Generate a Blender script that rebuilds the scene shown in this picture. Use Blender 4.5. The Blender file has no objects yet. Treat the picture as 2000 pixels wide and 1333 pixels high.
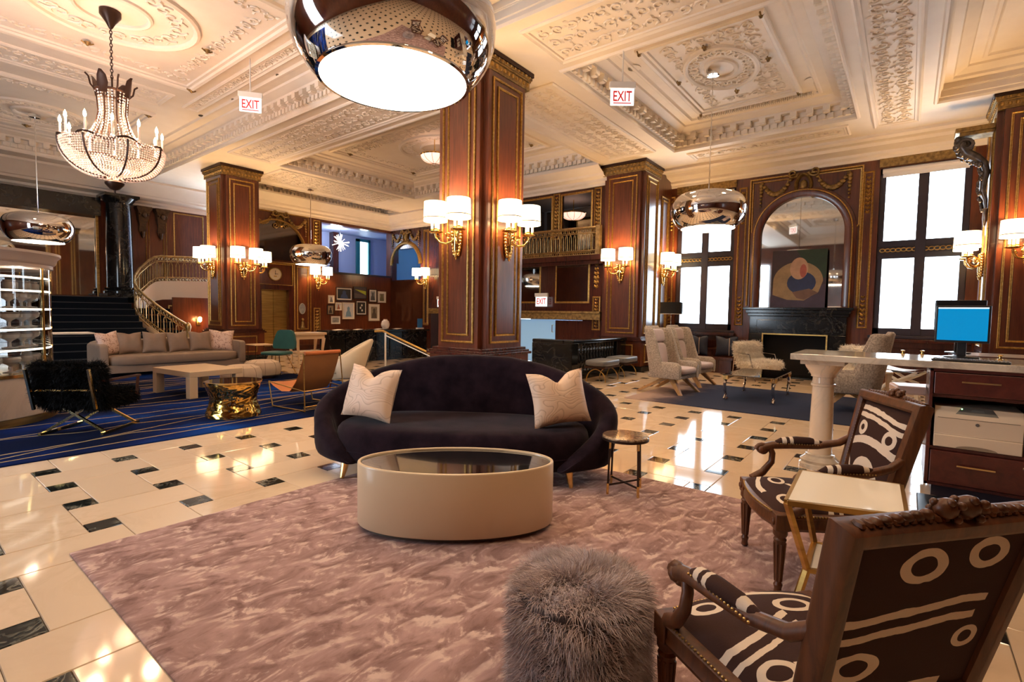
import bpy, math, random
import numpy as np
from mathutils import Vector, Matrix

random.seed(7)
RNG = np.random.default_rng(7)
PI = math.pi
SC = bpy.context.scene
COL = SC.collection

# ---------------------------------------------------------------- camera
CAM_Z = 1.414
def axes(yaw, pitch, roll):
    cy, sy, cp, sp = math.cos(yaw), math.sin(yaw), math.cos(pitch), math.sin(pitch)
    f = Vector((-sy*cp, cy*cp, sp)); r = Vector((cy, sy, 0)); u = r.cross(f)
    return math.cos(roll)*r + math.sin(roll)*u, -math.sin(roll)*r + math.cos(roll)*u, f
_r, _u, _f = axes(-0.9088, -0.0546, 0.016)
cam = bpy.data.cameras.new('camera'); cam.lens = 17.806; cam.sensor_width = 36.0
cam.clip_start = 0.05; cam.clip_end = 200
cam_o = bpy.data.objects.new('camera', cam); COL.objects.link(cam_o)
m = Matrix.Identity(4)
for i in range(3):
    m[i][0], m[i][1], m[i][2] = _r[i], _u[i], -_f[i]
m[2][3] = CAM_Z
cam_o.matrix_world = m
SC.camera = cam_o
def pix(p):
    d = Vector(p) - Vector((0, 0, CAM_Z)); z = d.dot(_f)
    return (1000+989.2*d.dot(_r)/z, 666.5-989.2*d.dot(_u)/z, z)

# ---------------------------------------------------------------- world and exposure
W = bpy.data.worlds.new('overcast_sky'); SC.world = W; W.use_nodes = True
_bg = W.node_tree.nodes['Background']
_bg.inputs[0].default_value = (0.74, 0.87, 1.0, 1); _bg.inputs[1].default_value = 9.0
VS = SC.view_settings
VS.view_transform = 'Standard'; VS.look = 'None'; VS.gamma = 1.0; VS.exposure = 0.68
VS.use_curve_mapping = False
SC.cycles.max_bounces = 8; SC.cycles.diffuse_bounces = 4; SC.cycles.glossy_bounces = 4
SC.cycles.transmission_bounces = 6; SC.cycles.transparent_max_bounces = 12
SC.cycles.sample_clamp_indirect = 6.0; SC.cycles.caustics_reflective = False; SC.cycles.caustics_refractive = False

def portal(loc, normal, w, h):
    """daylight enters here: guides the sampling of the sky through a window opening"""
    l = bpy.data.lights.new('window_portal', 'AREA'); l.shape = 'RECTANGLE'; l.size = w; l.size_y = h
    l.cycles.is_portal = True
    o = bpy.data.objects.new('window_portal', l); COL.objects.link(o)
    o.location = loc
    o.rotation_euler = Vector(normal).to_track_quat('-Z', 'Z').to_euler()
    return o
portal((14.25, 4.37, 2.9), (-1, 0, 0), 1.5, 3.8)
portal((14.25, -0.13, 2.9), (-1, 0, 0), 1.5, 3.8)
portal((14.25, -4.4, 2.9), (-1, 0, 0), 1.5, 3.8)
portal((-3.4, 7.4, 2.3), (1, 0, 0), 2.4, 4.0)

def lamp(name, loc, power, color=(1, .62, .30), radius=.05, kind='POINT', parent=None, **k):
    l = bpy.data.lights.new(name, kind); l.energy = power; l.color = color
    l.shadow_soft_size = radius
    if kind == 'SPOT':
        l.spot_size = k.get('angle', 1.6); l.spot_blend = .6
    o = bpy.data.objects.new(name, l); COL.objects.link(o); o.location = loc; o.parent = parent
    if 'rot' in k: o.rotation_euler = k['rot']
    return o

# ---------------------------------------------------------------- mesh helpers
class MB:
    def __init__(s): s.v = []; s.f = []
    def add(s, vs, fs):
        n = len(s.v); s.v.extend(tuple(p) for p in vs); s.f.extend(tuple(i+n for i in f) for f in fs); return s
    def box(s, x0, x1, y0, y1, z0, z1):
        return s.add([(x0,y0,z0),(x1,y0,z0),(x1,y1,z0),(x0,y1,z0),(x0,y0,z1),(x1,y0,z1),(x1,y1,z1),(x0,y1,z1)],
                     [(0,3,2,1),(4,5,6,7),(0,1,5,4),(1,2,6,5),(2,3,7,6),(3,0,4,7)])
    def bar(s, a, b, w, h, up=(0,0,1)):
        """square bar from a to b"""
        a, b = Vector(a), Vector(b); d = (b-a).normalized(); up = Vector(up)
        x = d.cross(up)
        if x.length < 1e-4: x = d.cross(Vector((1,0,0)))
        x.normalize(); y = x.cross(d)
        vs = [p + x*sx*w/2 + y*sy*h/2 for p in (a, b) for sx, sy in ((-1,-1),(1,-1),(1,1),(-1,1))]
        return s.add(vs, [(0,1,2,3),(7,6,5,4),(0,4,5,1),(1,5,6,2),(2,6,7,3),(3,7,4,0)])
    def tube(s, pts, r, n=8, closed=False, cap=True):
        pts = [Vector(p) for p in pts]; m = len(pts)
        rs = r if hasattr(r, '__len__') else [r]*m
        rings = []; prev = None
        for i, p in enumerate(pts):
            if closed: t = pts[(i+1) % m]-pts[i-1]
            else: t = pts[min(i+1, m-1)]-pts[max(i-1, 0)]
            t.normalize()
            if prev is None:
                a = Vector((0,0,1)) if abs(t.z) < .9 else Vector((1,0,0))
                x = t.cross(a).normalized()
            else:
                x = prev - t*prev.dot(t)
                if x.length < 1e-6: x = t.orthogonal()
                x.normalize()
            prev = x; y = t.cross(x)
            rings.append([p + (x*math.cos(2*PI*k/n)+y*math.sin(2*PI*k/n))*rs[i] for k in range(n)])
        return s.loft(rings, cap and not closed, closed)
    def loft(s, rings, cap=True, closed=False, ring_closed=True):
        n = len(rings[0]); m = len(rings); vs = [p for r in rings for p in r]; fs = []
        for i in range(m if closed else m-1):
            j = (i+1) % m
            for k in range(n if ring_closed else n-1):
                l = (k+1) % n
                fs.append((i*n+k, i*n+l, j*n+l, j*n+k))
        if cap:
            fs.append(tuple(range(n-1, -1, -1))); fs.append(tuple((m-1)*n+k for k in range(n)))
        return s.add(vs, fs)
    def rod(s, a, b, r0, r1=None, n=10):
        return s.tube([a, b], [r0, r0 if r1 is None else r1], n)
    def lathe(s, prof, n=24, c=(0,0,0), sx=1, sy=1, cap=True, a0=0, a1=2*PI):
        full = abs(a1-a0-2*PI) < 1e-6
        k = n if full else n+1
        rings = [[(c[0]+r*sx*math.cos(a0+(a1-a0)*i/n), c[1]+r*sy*math.sin(a0+(a1-a0)*i/n), c[2]+z) for i in range(k)] for r, z in prof]
        return s.loft(rings, cap and full, False, full)
    def prism(s, poly, z0, z1):
        return s.loft([[(x, y, z0) for x, y in poly], [(x, y, z1) for x, y in poly]])
    def ball(s, c, r, n=12, m=8):
        r = (r, r, r) if not hasattr(r, '__len__') else r
        rings = [[(c[0]+r[0]*math.sin(PI*j/m)*math.cos(2*PI*i/n), c[1]+r[1]*math.sin(PI*j/m)*math.sin(2*PI*i/n), c[2]-r[2]*math.cos(PI*j/m)) for i in range(n)] for j in range(1, m)]
        s.loft(rings, False); b = len(s.v)-n*(m-1)
        s.v.append((c[0], c[1], c[2]-r[2])); s.v.append((c[0], c[1], c[2]+r[2]))
        lo = len(s.v)-2; hi = lo+1; e = b+n*(m-2)
        for i in range(n):
            j = (i+1) % n
            s.f.append((lo, b+j, b+i)); s.f.append((hi, e+i, e+j))
        return s
    def sheet(s, fn, nu, nv, cu=False):
        """surface fn(u,v), u,v in 0..1"""
        vs = [fn(i/nu, j/nv) for i in range(nu if cu else nu+1) for j in range(nv+1)]; fs = []
        for i in range(nu):
            a = i*(nv+1); b = ((i+1) % nu if cu else i+1)*(nv+1)
            for j in range(nv): fs.append((a+j, b+j, b+j+1, a+j+1))
        return s.add(vs, fs)
    def move(s, M, start=0):
        s.v[start:] = [tuple(M @ Vector(p)) for p in s.v[start:]]; return s

class Plane:
    """wall or ceiling frame: (u, v, d) -> world; d stands proud of the surface"""
    def __init__(s, o, u, v, n): s.o, s.u, s.v, s.n = Vector(o), Vector(u), Vector(v), Vector(n)
    def __call__(s, u, v, d=0): return s.o + s.u*u + s.v*v + s.n*d

def sweep(mb, F, path, prof, closed=True):
    """mitred moulding along a planar path; prof = [(offset to the left of the path, proud)]"""
    n = len(path); rings = []
    for i in range(n):
        p = Vector(path[i])
        a = Vector(path[i-1]) if (closed or i > 0) else None
        b = Vector(path[(i+1) % n]) if (closed or i < n-1) else None
        d1 = (p-a).normalized() if a is not None else None
        d2 = (b-p).normalized() if b is not None else None
        if d1 is None: d1 = d2
        if d2 is None: d2 = d1
        n1 = Vector((-d1.y, d1.x)); n2 = Vector((-d2.y, d2.x))
        k = n1+n2; k = k/max(.2, k.dot(n1))
        rings.append([F(p.x+k.x*o, p.y+k.y*o, d) for o, d in prof])
    return mb.loft(rings, False, closed, False)
def rect(u0, u1, v0, v1): return [(u0, v0), (u1, v0), (u1, v1), (u0, v1)]
def arc(cx, cy, r, a0, a1, n, ry=None): return [(cx+r*math.cos(a0+(a1-a0)*i/n), cy+(ry or r)*math.sin(a0+(a1-a0)*i/n)) for i in range(n+1)]

def mesh_of(name, mb, mat, smooth=35):
    me = bpy.data.meshes.new(name); me.from_pydata(mb.v, [], mb.f); me.update()
    if mat is not None: me.materials.append(mat)
    if smooth:
        me.polygons.foreach_set('use_smooth', [True]*len(me.polygons))
        me.set_sharp_from_angle(angle=math.radians(smooth))
    return me
def obj(name, mb, mat, parent=None, smooth=35, bev=0, loc=None, sub=0):
    me = mb if isinstance(mb, bpy.types.Mesh) else mesh_of(name, mb, mat, smooth)
    o = bpy.data.objects.new(name, me); COL.objects.link(o)
    if parent is not None: o.parent = parent
    if loc is not None: o.location = loc
    if bev:
        b = o.modifiers.new('bevel', 'BEVEL'); b.width = bev; b.segments = 2; b.limit_method = 'ANGLE'; b.angle_limit = .7
        b.harden_normals = False
    if sub:
        d = o.modifiers.new('sub', 'SUBSURF'); d.levels = sub; d.render_levels = sub
    return o
def tag(o, label=None, cat=None, group=None, kind=None):
    if label: o['label'] = label
    if cat: o['category'] = cat
    if group: o['group'] = group
    if kind: o['kind'] = kind
    return o
def thing(name, label, cat, loc=(0,0,0), rz=0, group=None):
    o = bpy.data.objects.new(name, None); COL.objects.link(o)
    o.empty_display_size = .05; o.location = loc; o.rotation_euler = (0, 0, rz)
    return tag(o, label, cat, group)
def struct(name, mb, mat, parent=None, **k):
    o = obj(name, mb, mat, parent, **k)
    if parent is None: o['kind'] = 'structure'
    return o
def dup(root, loc, rz=None, label=None, group=None, parent=None):
    r = root.copy(); COL.objects.link(r)
    if loc is not None: r.location = loc
    if rz is not None: r.rotation_euler = (0, 0, rz)
    if parent is not None: r.parent = parent
    if label: r['label'] = label
    if group: r['group'] = group
    for ch in list(root.children): dup(ch, None, parent=r)
    return r
def face(nx, ny): return math.atan2(-nx, ny)        # rz that turns local +y to the direction (nx, ny)
def np_mesh(name, V, F, mat, smooth=True):
    me = bpy.data.meshes.new(name); V = np.asarray(V, np.float32); F = np.asarray(F, np.int32)
    me.vertices.add(len(V)); me.vertices.foreach_set('co', V.ravel())
    k = F.shape[1]; me.loops.add(F.size); me.loops.foreach_set('vertex_index', F.ravel())
    me.polygons.add(len(F)); me.polygons.foreach_set('loop_start', np.arange(0, F.size, k, dtype=np.int32))
    me.polygons.foreach_set('use_smooth', np.full(len(F), smooth)); me.update(); me.validate()
    if mat: me.materials.append(mat)
    return me
def fur_mesh(name, P, N, mat, length, width, droop=.5, wild=.35, swirl=None):
    """strands of hair: P roots, N outward directions"""
    n = len(P); N = N/np.linalg.norm(N, axis=1, keepdims=True)
    rnd = RNG.normal(size=(n, 3))*wild
    clump = np.stack([np.sin(P[:,0]*31+P[:,2]*17), np.cos(P[:,1]*29-P[:,2]*23), np.sin(P[:,0]*19+P[:,1]*37)], 1)*.35
    D = N*.8 + rnd + clump
    if swirl is not None: D += swirl
    D /= np.linalg.norm(D, axis=1, keepdims=True)
    L = length*(.65+.6*RNG.random((n, 1)))
    mid = P + D*L*.55
    D2 = D + np.array([0, 0, -1.0])*droop + RNG.normal(size=(n, 3))*wild*.6
    D2 /= np.linalg.norm(D2, axis=1, keepdims=True)
    tip = mid + D2*L*.6
    S = np.cross(D, RNG.normal(size=(n, 3))); S /= np.linalg.norm(S, axis=1, keepdims=True)
    w = width
    V = np.stack([P-S*w, P+S*w, mid+S*w*.8, mid-S*w*.8, tip+S*w*.15, tip-S*w*.15], 1).reshape(-1, 3)
    b = (np.arange(n)*6)[:, None]
    F = np.concatenate([b+np.array([0,1,2,3]), b+np.array([3,2,4,5])], 0)
    return np_mesh(name, V, F, mat)

# ---------------------------------------------------------------- materials
class NT:
    """small node-tree helper"""
    def __init__(s, name):
        s.m = bpy.data.materials.new(name); s.m.use_nodes = True; s.t = s.m.node_tree
        s.b = s.t.nodes['Principled BSDF']; s.out = s.t.nodes['Material Output']
    def n(s, typ, **k):
        x = s.t.nodes.new(typ)
        for a, v in k.items(): setattr(x, a, v)
        return x
    def l(s, a, b): s.t.links.new(a, b)
    def set(s, node, key, v):
        if hasattr(v, 'is_linked'): s.l(v, node.inputs[key])
        else: node.inputs[key].default_value = v
    def math(s, op, a, b=None, c=None):
        x = s.n('ShaderNodeMath', operation=op)
        s.set(x, 0, a)
        if b is not None: s.set(x, 1, b)
        if c is not None: s.set(x, 2, c)
        return x.outputs[0]
    def coord(s, scale=(1,1,1), rot=(0,0,0), kind='Object'):
        tc = s.n('ShaderNodeTexCoord'); mp = s.n('ShaderNodeMapping')
        s.l(tc.outputs[kind], mp.inputs[0]); mp.inputs['Scale'].default_value = scale; mp.inputs['Rotation'].default_value = rot
        return mp.outputs[0]
    def noise(s, vec, scale, detail=4, rough=.55, dist=0):
        x = s.n('ShaderNodeTexNoise'); s.l(vec, x.inputs['Vector'])
        x.inputs['Scale'].default_value = scale; x.inputs['Detail'].default_value = detail
        x.inputs['Roughness'].default_value = rough; x.inputs['Distortion'].default_value = dist
        return x.outputs[0]
    def ramp(s, fac, stops):
        x = s.n('ShaderNodeValToRGB'); s.l(fac, x.inputs[0]); e = x.color_ramp.elements
        while len(e) < len(stops): e.new(.5)
        for k, (p, c) in zip(e, stops): k.position = p; k.color = (*c, 1) if len(c) == 3 else c
        return x.outputs[0]
    def mix(s, fac, a, b):
        x = s.n('ShaderNodeMix', data_type='RGBA'); s.set(x, 0, fac)
        s.set(x, 6, a if hasattr(a, 'is_linked') else (*a, 1)); s.set(x, 7, b if hasattr(b, 'is_linked') else (*b, 1))
        return x.outputs[2]
    def bump(s, h, strength, dist=.01):
        x = s.n('ShaderNodeBump'); s.l(h, x.inputs['Height']); x.inputs['Strength'].default_value = strength
        x.inputs['Distance'].default_value = dist; s.l(x.outputs[0], s.b.inputs['Normal'])
    def base(s, col): s.set(s.b, 'Base Color', col if hasattr(col, 'is_linked') else (*col, 1))
    def p(s, **k):
        for a, v in k.items(): s.set(s.b, a.replace('_', ' '), v)
        return s

def plain(name, c, r=.5, metal=0, c2=None, sc=6, st=(1,1,1), bump=0, bsc=None, bd=.01, emit=None, es=0, coat=0, sheen=0, spec=.5, rnd=0, detail=4):
    t = NT(name); t.p(Roughness=r, Metallic=metal, Specular_IOR_Level=spec)
    col = c
    if c2:
        v = t.coord(st); f = t.noise(v, sc, detail)
        col = t.ramp(f, [(.32, c), (.68, c2)])
    if rnd:
        oi = t.n('ShaderNodeObjectInfo')
        k = t.math('MULTIPLY_ADD', oi.outputs['Random'], rnd, 1-rnd/2)
        hs = t.n('ShaderNodeHueSaturation'); t.l(k, hs.inputs['Value']); t.set(hs, 'Color', col if hasattr(col, 'is_linked') else (*col, 1)); col = hs.outputs[0]
    t.base(col)
    if bump:
        v = t.coord(st); t.bump(t.noise(v, bsc or sc*4, 5), bump, bd)
    if emit: t.p(Emission_Color=(*emit, 1), Emission_Strength=es)
    if coat: t.p(Coat_Weight=coat, Coat_Roughness=.08)
    if sheen: t.p(Sheen_Weight=sheen, Sheen_Roughness=.4)
    return t.m

def veined(name, base, vein, scale, r=.06, width=.05, spots=None, rnd=.0, spec=.5):
    t = NT(name); v = t.coord(); oi = t.n('ShaderNodeObjectInfo')
    ad = t.n('ShaderNodeVectorMath', operation='ADD'); t.l(v, ad.inputs[0])
    mu = t.n('ShaderNodeVectorMath', operation='SCALE'); t.l(oi.outputs['Location'], mu.inputs[0]); mu.inputs['Scale'].default_value = 1.7
    t.l(mu.outputs[0], ad.inputs[1]); v = ad.outputs[0]
    n = t.noise(v, scale, 6, .6, 1.2)
    d = t.math('ABSOLUTE', t.math('SUBTRACT', n, .5))
    k = t.ramp(d, [(0, (1,1,1)), (width, (0,0,0))])
    cl = t.noise(v, scale*.5, 3)
    col = t.mix(t.math('MULTIPLY', k, t.ramp(cl, [(.4, (0,0,0)), (.65, (1,1,1))])), base, vein)
    tone = t.math('MULTIPLY_ADD', oi.outputs['Random'], rnd, 1-rnd/2)
    hs = t.n('ShaderNodeHueSaturation'); t.l(tone, hs.inputs['Value']); t.l(col, hs.inputs['Color'])
    t.base(hs.outputs[0]); t.p(Roughness=r, Specular_IOR_Level=spec)
    return t.m

def wood(name, a, b, r=.28, scale=(14,14,1.1), coat=.3):
    t = NT(name); v = t.coord(scale)
    n = t.noise(v, 1.6, 6, .62, .6); n2 = t.noise(t.coord((1.2,1.2,.7)), 1.5, 3)
    f = t.math('ADD', t.math('MULTIPLY', n, .7), t.math('MULTIPLY', n2, .3))
    t.base(t.ramp(f, [(.34, a), (.66, b)])); t.p(Roughness=r, Coat_Weight=coat, Coat_Roughness=.12)
    t.bump(n, .06, .004)
    return t.m

def glassy(name, tint=(1,1,1), refl=.08, rough=0):
    t = NT(name); t.t.nodes.remove(t.b)
    tr = t.n('ShaderNodeBsdfTransparent'); tr.inputs[0].default_value = (*tint, 1)
    gl = t.n('ShaderNodeBsdfGlossy'); gl.inputs['Roughness'].default_value = rough
    lw = t.n('ShaderNodeFresnel'); lw.inputs[0].default_value = 1.45
    mx = t.n('ShaderNodeMixShader'); t.l(t.math('ADD', lw.outputs[0], refl-.04), mx.inputs[0])
    t.l(tr.outputs[0], mx.inputs[1]); t.l(gl.outputs[0], mx.inputs[2]); t.l(mx.outputs[0], t.out.inputs[0])
    return t.m

def glow(name, c, s, base=(.9,.85,.75)):
    return plain(name, base, .6, emit=c, es=s)

M_floor = veined('cream_marble', (.735,.555,.385), (.665,.49,.325), 1.6, .07, .05, rnd=.10)
M_black_tile = veined('black_marble_tile', (.012,.014,.013), (.30,.28,.22), 7.0, .06, .06, rnd=.3)
M_grout = plain('grout', (.34,.27,.20), .6)
M_plaster = plain('ceiling_plaster', (.87,.785,.675), .62, c2=(.83,.74,.63), sc=3, bump=.15, bsc=60, bd=.004)
def relief_mat():
    t = NT('plaster_relief'); v = t.coord()
    vo = t.n('ShaderNodeTexVoronoi', feature='SMOOTH_F1'); t.l(v, vo.inputs['Vector']); vo.inputs['Scale'].default_value = 13
    h = t.math('ADD', t.math('MULTIPLY', vo.outputs['Distance'], -1.2), t.noise(v, 26, 4, .6, 2.5))
    t.base(t.ramp(h, [(.0, (.72,.59,.45)), (.5, (.85,.75,.62))])); t.p(Roughness=.65); t.bump(h, .9, .05)
    return t.m
M_relief = relief_mat()
M_wood = wood('mahogany', (.060,.014,.006), (.165,.044,.016))
M_wood_dark = wood('dark_mahogany', (.030,.007,.005), (.085,.020,.011), .22)
M_gold = plain('gilded_moulding', (.62,.39,.12), .34, .9, c2=(.36,.21,.06), sc=30, bump=.5, bsc=70)
M_gilt = plain('antique_gilt', (.42,.27,.09), .42, .75, c2=(.16,.10,.04), sc=14, bump=.6, bsc=50)
M_brass = plain('polished_brass', (.83,.56,.20), .16, 1)
M_brass_soft = plain('brushed_brass', (.66,.42,.13), .34, 1, c2=(.42,.25,.08), sc=2, st=(1,1,14))
M_black_marble = veined('black_marble', (.007,.008,.009), (.075,.070,.062), 3.0, .14, .03)
M_chrome = plain('mirror_chrome', (.86,.84,.82), .035, 1)
M_iron = plain('dark_bronze', (.045,.022,.014), .4, .7)
M_white = plain('white_paint', (.80,.77,.72), .45)
M_glass = glassy('clear_glass')
M_mirror = plain('mirror_glass', (.62,.62,.60), .03, 1)
M_blackframe = plain('window_frame_paint', (.028,.020,.030), .35)
# ================================================================ floor
TP, TS, TX, TY = .55, .171, 1.3836, 6.3516
GAP = .003
def tile_mesh(name, w, h, mat):
    b = MB(); g = GAP/2; c = .004
    x0, x1, y0, y1 = g, w-g, g, h-g
    b.add([(x0,y0,-.012),(x1,y0,-.012),(x1,y1,-.012),(x0,y1,-.012),(x0,y0,-c),(x1,y0,-c),(x1,y1,-c),(x0,y1,-c),
           (x0+c,y0+c,0),(x1-c,y0+c,0),(x1-c,y1-c,0),(x0+c,y1-c,0)],
          [(0,1,5,4),(1,2,6,5),(2,3,7,6),(3,0,4,7),(4,5,9,8),(5,6,10,9),(6,7,11,10),(7,4,8,11),(8,9,10,11)])
    return mesh_of(name, b, mat, 0)
RUGS = [(.68, 4.12, .12, 3.70), (-2.5, 5.8, 6.16, 13.4), (7.95, 10.8, -.6, 3.75)]
def under_rug(x, y, m=.3): return any(a+m < x < b-m and c+m < y < d-m for a, b, c, d in RUGS)
floor = struct('floor', MB().add([(-3.6,-6.3,-.011),(16,-6.3,-.011),(16,20,-.011),(-3.6,20,-.011)], [(0,1,2,3)]), M_grout, smooth=0)
me_tall = tile_mesh('tall_tile', TP-TS, TP+TS, M_floor)
me_wide = tile_mesh('wide_tile', TP+TS, TP-TS, M_floor)
me_blk = tile_mesh('black_tile', TS, TS, M_black_tile)
tiles = {'w': [], 'b': []}
for i in range(-9, 24):
    for j in range(-23, 23):
        x, y = TX+TP*i, TY-TP*j            # left / top corner of the black square
        if not (-3.4 < x < 13.6 and -6.0 < y < 17.0): continue
        cx, cy = x+.36, y-.36
        if under_rug(cx, cy) and under_rug(x, y): continue
        if (i+j) % 2: e = (me_tall, x+TS, y-TP-TS, TP-TS, TP+TS)
        else: e = (me_wide, x, y-TP, TP+TS, TP-TS)
        for key, ent in (('w', e), ('b', (me_blk, x, y-TS, TS, TS))):
            px = pix((ent[1]+ent[3]/2, ent[2]+ent[4]/2, 0))
            seen = px[2] > .3 and -60 < px[0] < 2060 and px[1] < 1390
            tiles[key].append((0 if not seen else 1/px[2]**3, ent))
for key, nm, mat in (('w', 'marble_tile', M_floor), ('b', 'black_inset_tile', M_black_tile)):
    L = sorted(tiles[key], key=lambda t: -t[0]); rest = MB()
    for k, (s, (me, x, y, w, h)) in enumerate(L):
        if k < 290 and s > 0: obj(nm, me, None, floor, loc=(x, y, 0))
        else: rest.add([(x+.0015,y+.0015,0),(x+w-.0015,y+.0015,0),(x+w-.0015,y+h-.0015,0),(x+.0015,y+h-.0015,0)], [(0,1,2,3)])
    tag(obj(nm+'s', rest, mat, floor, 0), kind='stuff')

# ================================================================ ceiling
ZS, ZC = 5.25, 5.62
COF = {'A': (6.95, 11.75, .95, 4.45), 'B': (6.95, 11.6, 6.35, 13.3), 'G': (7.0, 13.0, 15.6, 16.75), 'C': (-2.8, 5.35, 6.25, 17.6), 'D': (-2.8, 5.35, -1.6, 4.7),
       'E': (6.95, 11.75, -5.2, -.25), 'R': (12.25, 13.45, -1.9, -.5)}
del COF['R']
xs = sorted({-3.6, 16, *[v for c in COF.values() for v in c[:2]]}); ys = sorted({-6.4, 20, *[v for c in COF.values() for v in c[2:]]})
b = MB()
for i in range(len(xs)-1):
    for j in range(len(ys)-1):
        mx, my = (xs[i]+xs[i+1])/2, (ys[j]+ys[j+1])/2
        if any(c[0] < mx < c[1] and c[2] < my < c[3] for c in COF.values()): continue
        b.add([(xs[i],ys[j],ZS),(xs[i],ys[j+1],ZS),(xs[i+1],ys[j+1],ZS),(xs[i+1],ys[j],ZS)], [(0,1,2,3)])
b.add([(-3.6,-6.4,6.2),(16,-6.4,6.2),(16,20,6.2),(-3.6,20,6.2)], [(0,1,2,3)])
ceiling = struct('ceiling', b, M_plaster, smooth=0)
CF = Plane((0,0,0), (1,0,0), (0,1,0), (0,0,1))       # d = absolute height
def coffer_path(c): return [(c[0],c[2]),(c[1],c[2]),(c[1],c[3]),(c[0],c[3])]
COF_PROF = [(-.07,ZS), (-.05,ZS-.03), (-.02,ZS-.035), (0,ZS), (0,ZS+.05), (.02,ZS+.06), (.02,ZS+.16), (.035,ZS+.165), (.035,ZS+.175), (.05,ZS+.18), (.05,ZS+.27), (.17,ZS+.275), (.19,ZS+.31),
            (.24,ZS+.33), (.34,ZS+.37), (.36,ZS+.40), (.50,ZS+.40), (.52,ZS+.385), (.56,ZS+.385), (.58,ZS+.41), (.60,ZC+.05), (3, ZC+.05)]
me_mod = mesh_of('modillion', MB().box(-.06,.06,0,.14,-.095,0).box(-.05,.05,.0,.115,-.12,-.095), M_plaster, 0)
n_mod = 0; low = MB()
for key, c in COF.items():
    b = MB(); pf = [(o, z) for o, z in COF_PROF[:-1]]
    sweep(b, CF, coffer_path(c), pf)
    x0, x1, y0, y1 = c[0]+.6, c[1]-.6, c[2]+.6, c[3]-.6
    if y1 > y0:
        b.add([(x0,y0,ZC+.05),(x0,y1,ZC+.05),(x1,y1,ZC+.05),(x1,y0,ZC+.05)], [(0,1,2,3)])
    obj('coffer', b, M_plaster, ceiling, 25)
    if key in 'DE': continue
    # block cornice: one modillion after another, small dentils below
    W_, H_ = c[1]-c[0]-.1, c[3]-c[2]-.1
    for side in range(4):
        Ls = W_ if side % 2 == 0 else H_; k = int(Ls/.265)
        for q in range(k):
            t = (q+.5)/k*Ls
            p, rz = {0: ((c[0]+.05+t, c[2]+.05), 0), 1: ((c[1]-.05, c[2]+.05+t), PI/2), 2: ((c[1]-.05-t, c[3]-.05), PI), 3: ((c[0]+.05, c[3]-.05-t), -PI/2)}[side]
            px = pix((p[0], p[1], ZS+.25))
            if px[2] < .5 or not (-30 < px[0] < 2030 and -30 < px[1]): continue
            if n_mod < 295:
                o = obj('modillion', me_mod, None, ceiling, loc=(p[0], p[1], ZS+.272)); o.rotation_euler = (0, 0, rz); n_mod += 1
            M = Matrix.Translation((p[0], p[1], ZS+.11)) @ Matrix.Rotation(rz, 4, 'Z')
            for s in (-.066, .066):
                st = len(low.v); low.box(s-.042, s+.042, -.03, .02, -.05, .045); low.move(M, st)
tag(obj('dentil_band', low, M_plaster, ceiling, 0), kind='stuff')

def spiral(cx, cy, r, a0, turns, sgn, n=14, k=.82):
    out = []
    for i in range(n+1):
        t = i/n; rr = r*(1-k*t); a = a0+sgn*turns*2*PI*t
        out.append((cx+rr*math.cos(a), cy+rr*math.sin(a)))
    return out
def scrolls(mb, F, u0, u1, v0, v1, size, d=.03, seed=1):
    """acanthus scrolls and leaves scattered over a panel"""
    rr = random.Random(seed); nu = max(1, int((u1-u0)/size)); nv = max(1, int((v1-v0)/size))
    for i in range(nu):
        for j in range(nv):
            cx = u0+(i+.5)*(u1-u0)/nu; cy = v0+(j+.5)*(v1-v0)/nv; s = 1 if (i+j) % 2 else -1
            a0 = rr.random()*6.28
            pts = spiral(cx, cy, size*.46, a0, 1.25, s, 10)
            mb.tube([F(x, y, d*.4) for x, y in pts], [size*.075*(1-.5*k/10) for k in range(11)], 5)
            for k in range(3):
                a = a0+k*2.1; ln = size*.42
                px_, py_ = cx+math.cos(a)*size*.30, cy+math.sin(a)*size*.30
                ex, ey = px_+math.cos(a+.9*s)*ln, py_+math.sin(a+.9*s)*ln
                nx, ny = -(ey-py_)*.28, (ex-px_)*.28; mxp, myp = (px_+ex)/2, (py_+ey)/2
                mb.add([F(px_,py_,0), F(mxp+nx,myp+ny,d*.2), F(ex,ey,d*.5), F(mxp-nx,myp-ny,d*.2), F(mxp,myp,d*1.3)], [(0,1,4),(1,2,4),(2,3,4),(3,0,4)])
DN = lambda z: Plane((0,0,z), (1,0,0), (0,1,0), (0,0,-1))
def oval(cx, cy, a, bb, n=40): return [(cx+a*math.cos(2*PI*i/n), cy+bb*math.sin(2*PI*i/n)) for i in range(n)]
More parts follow.
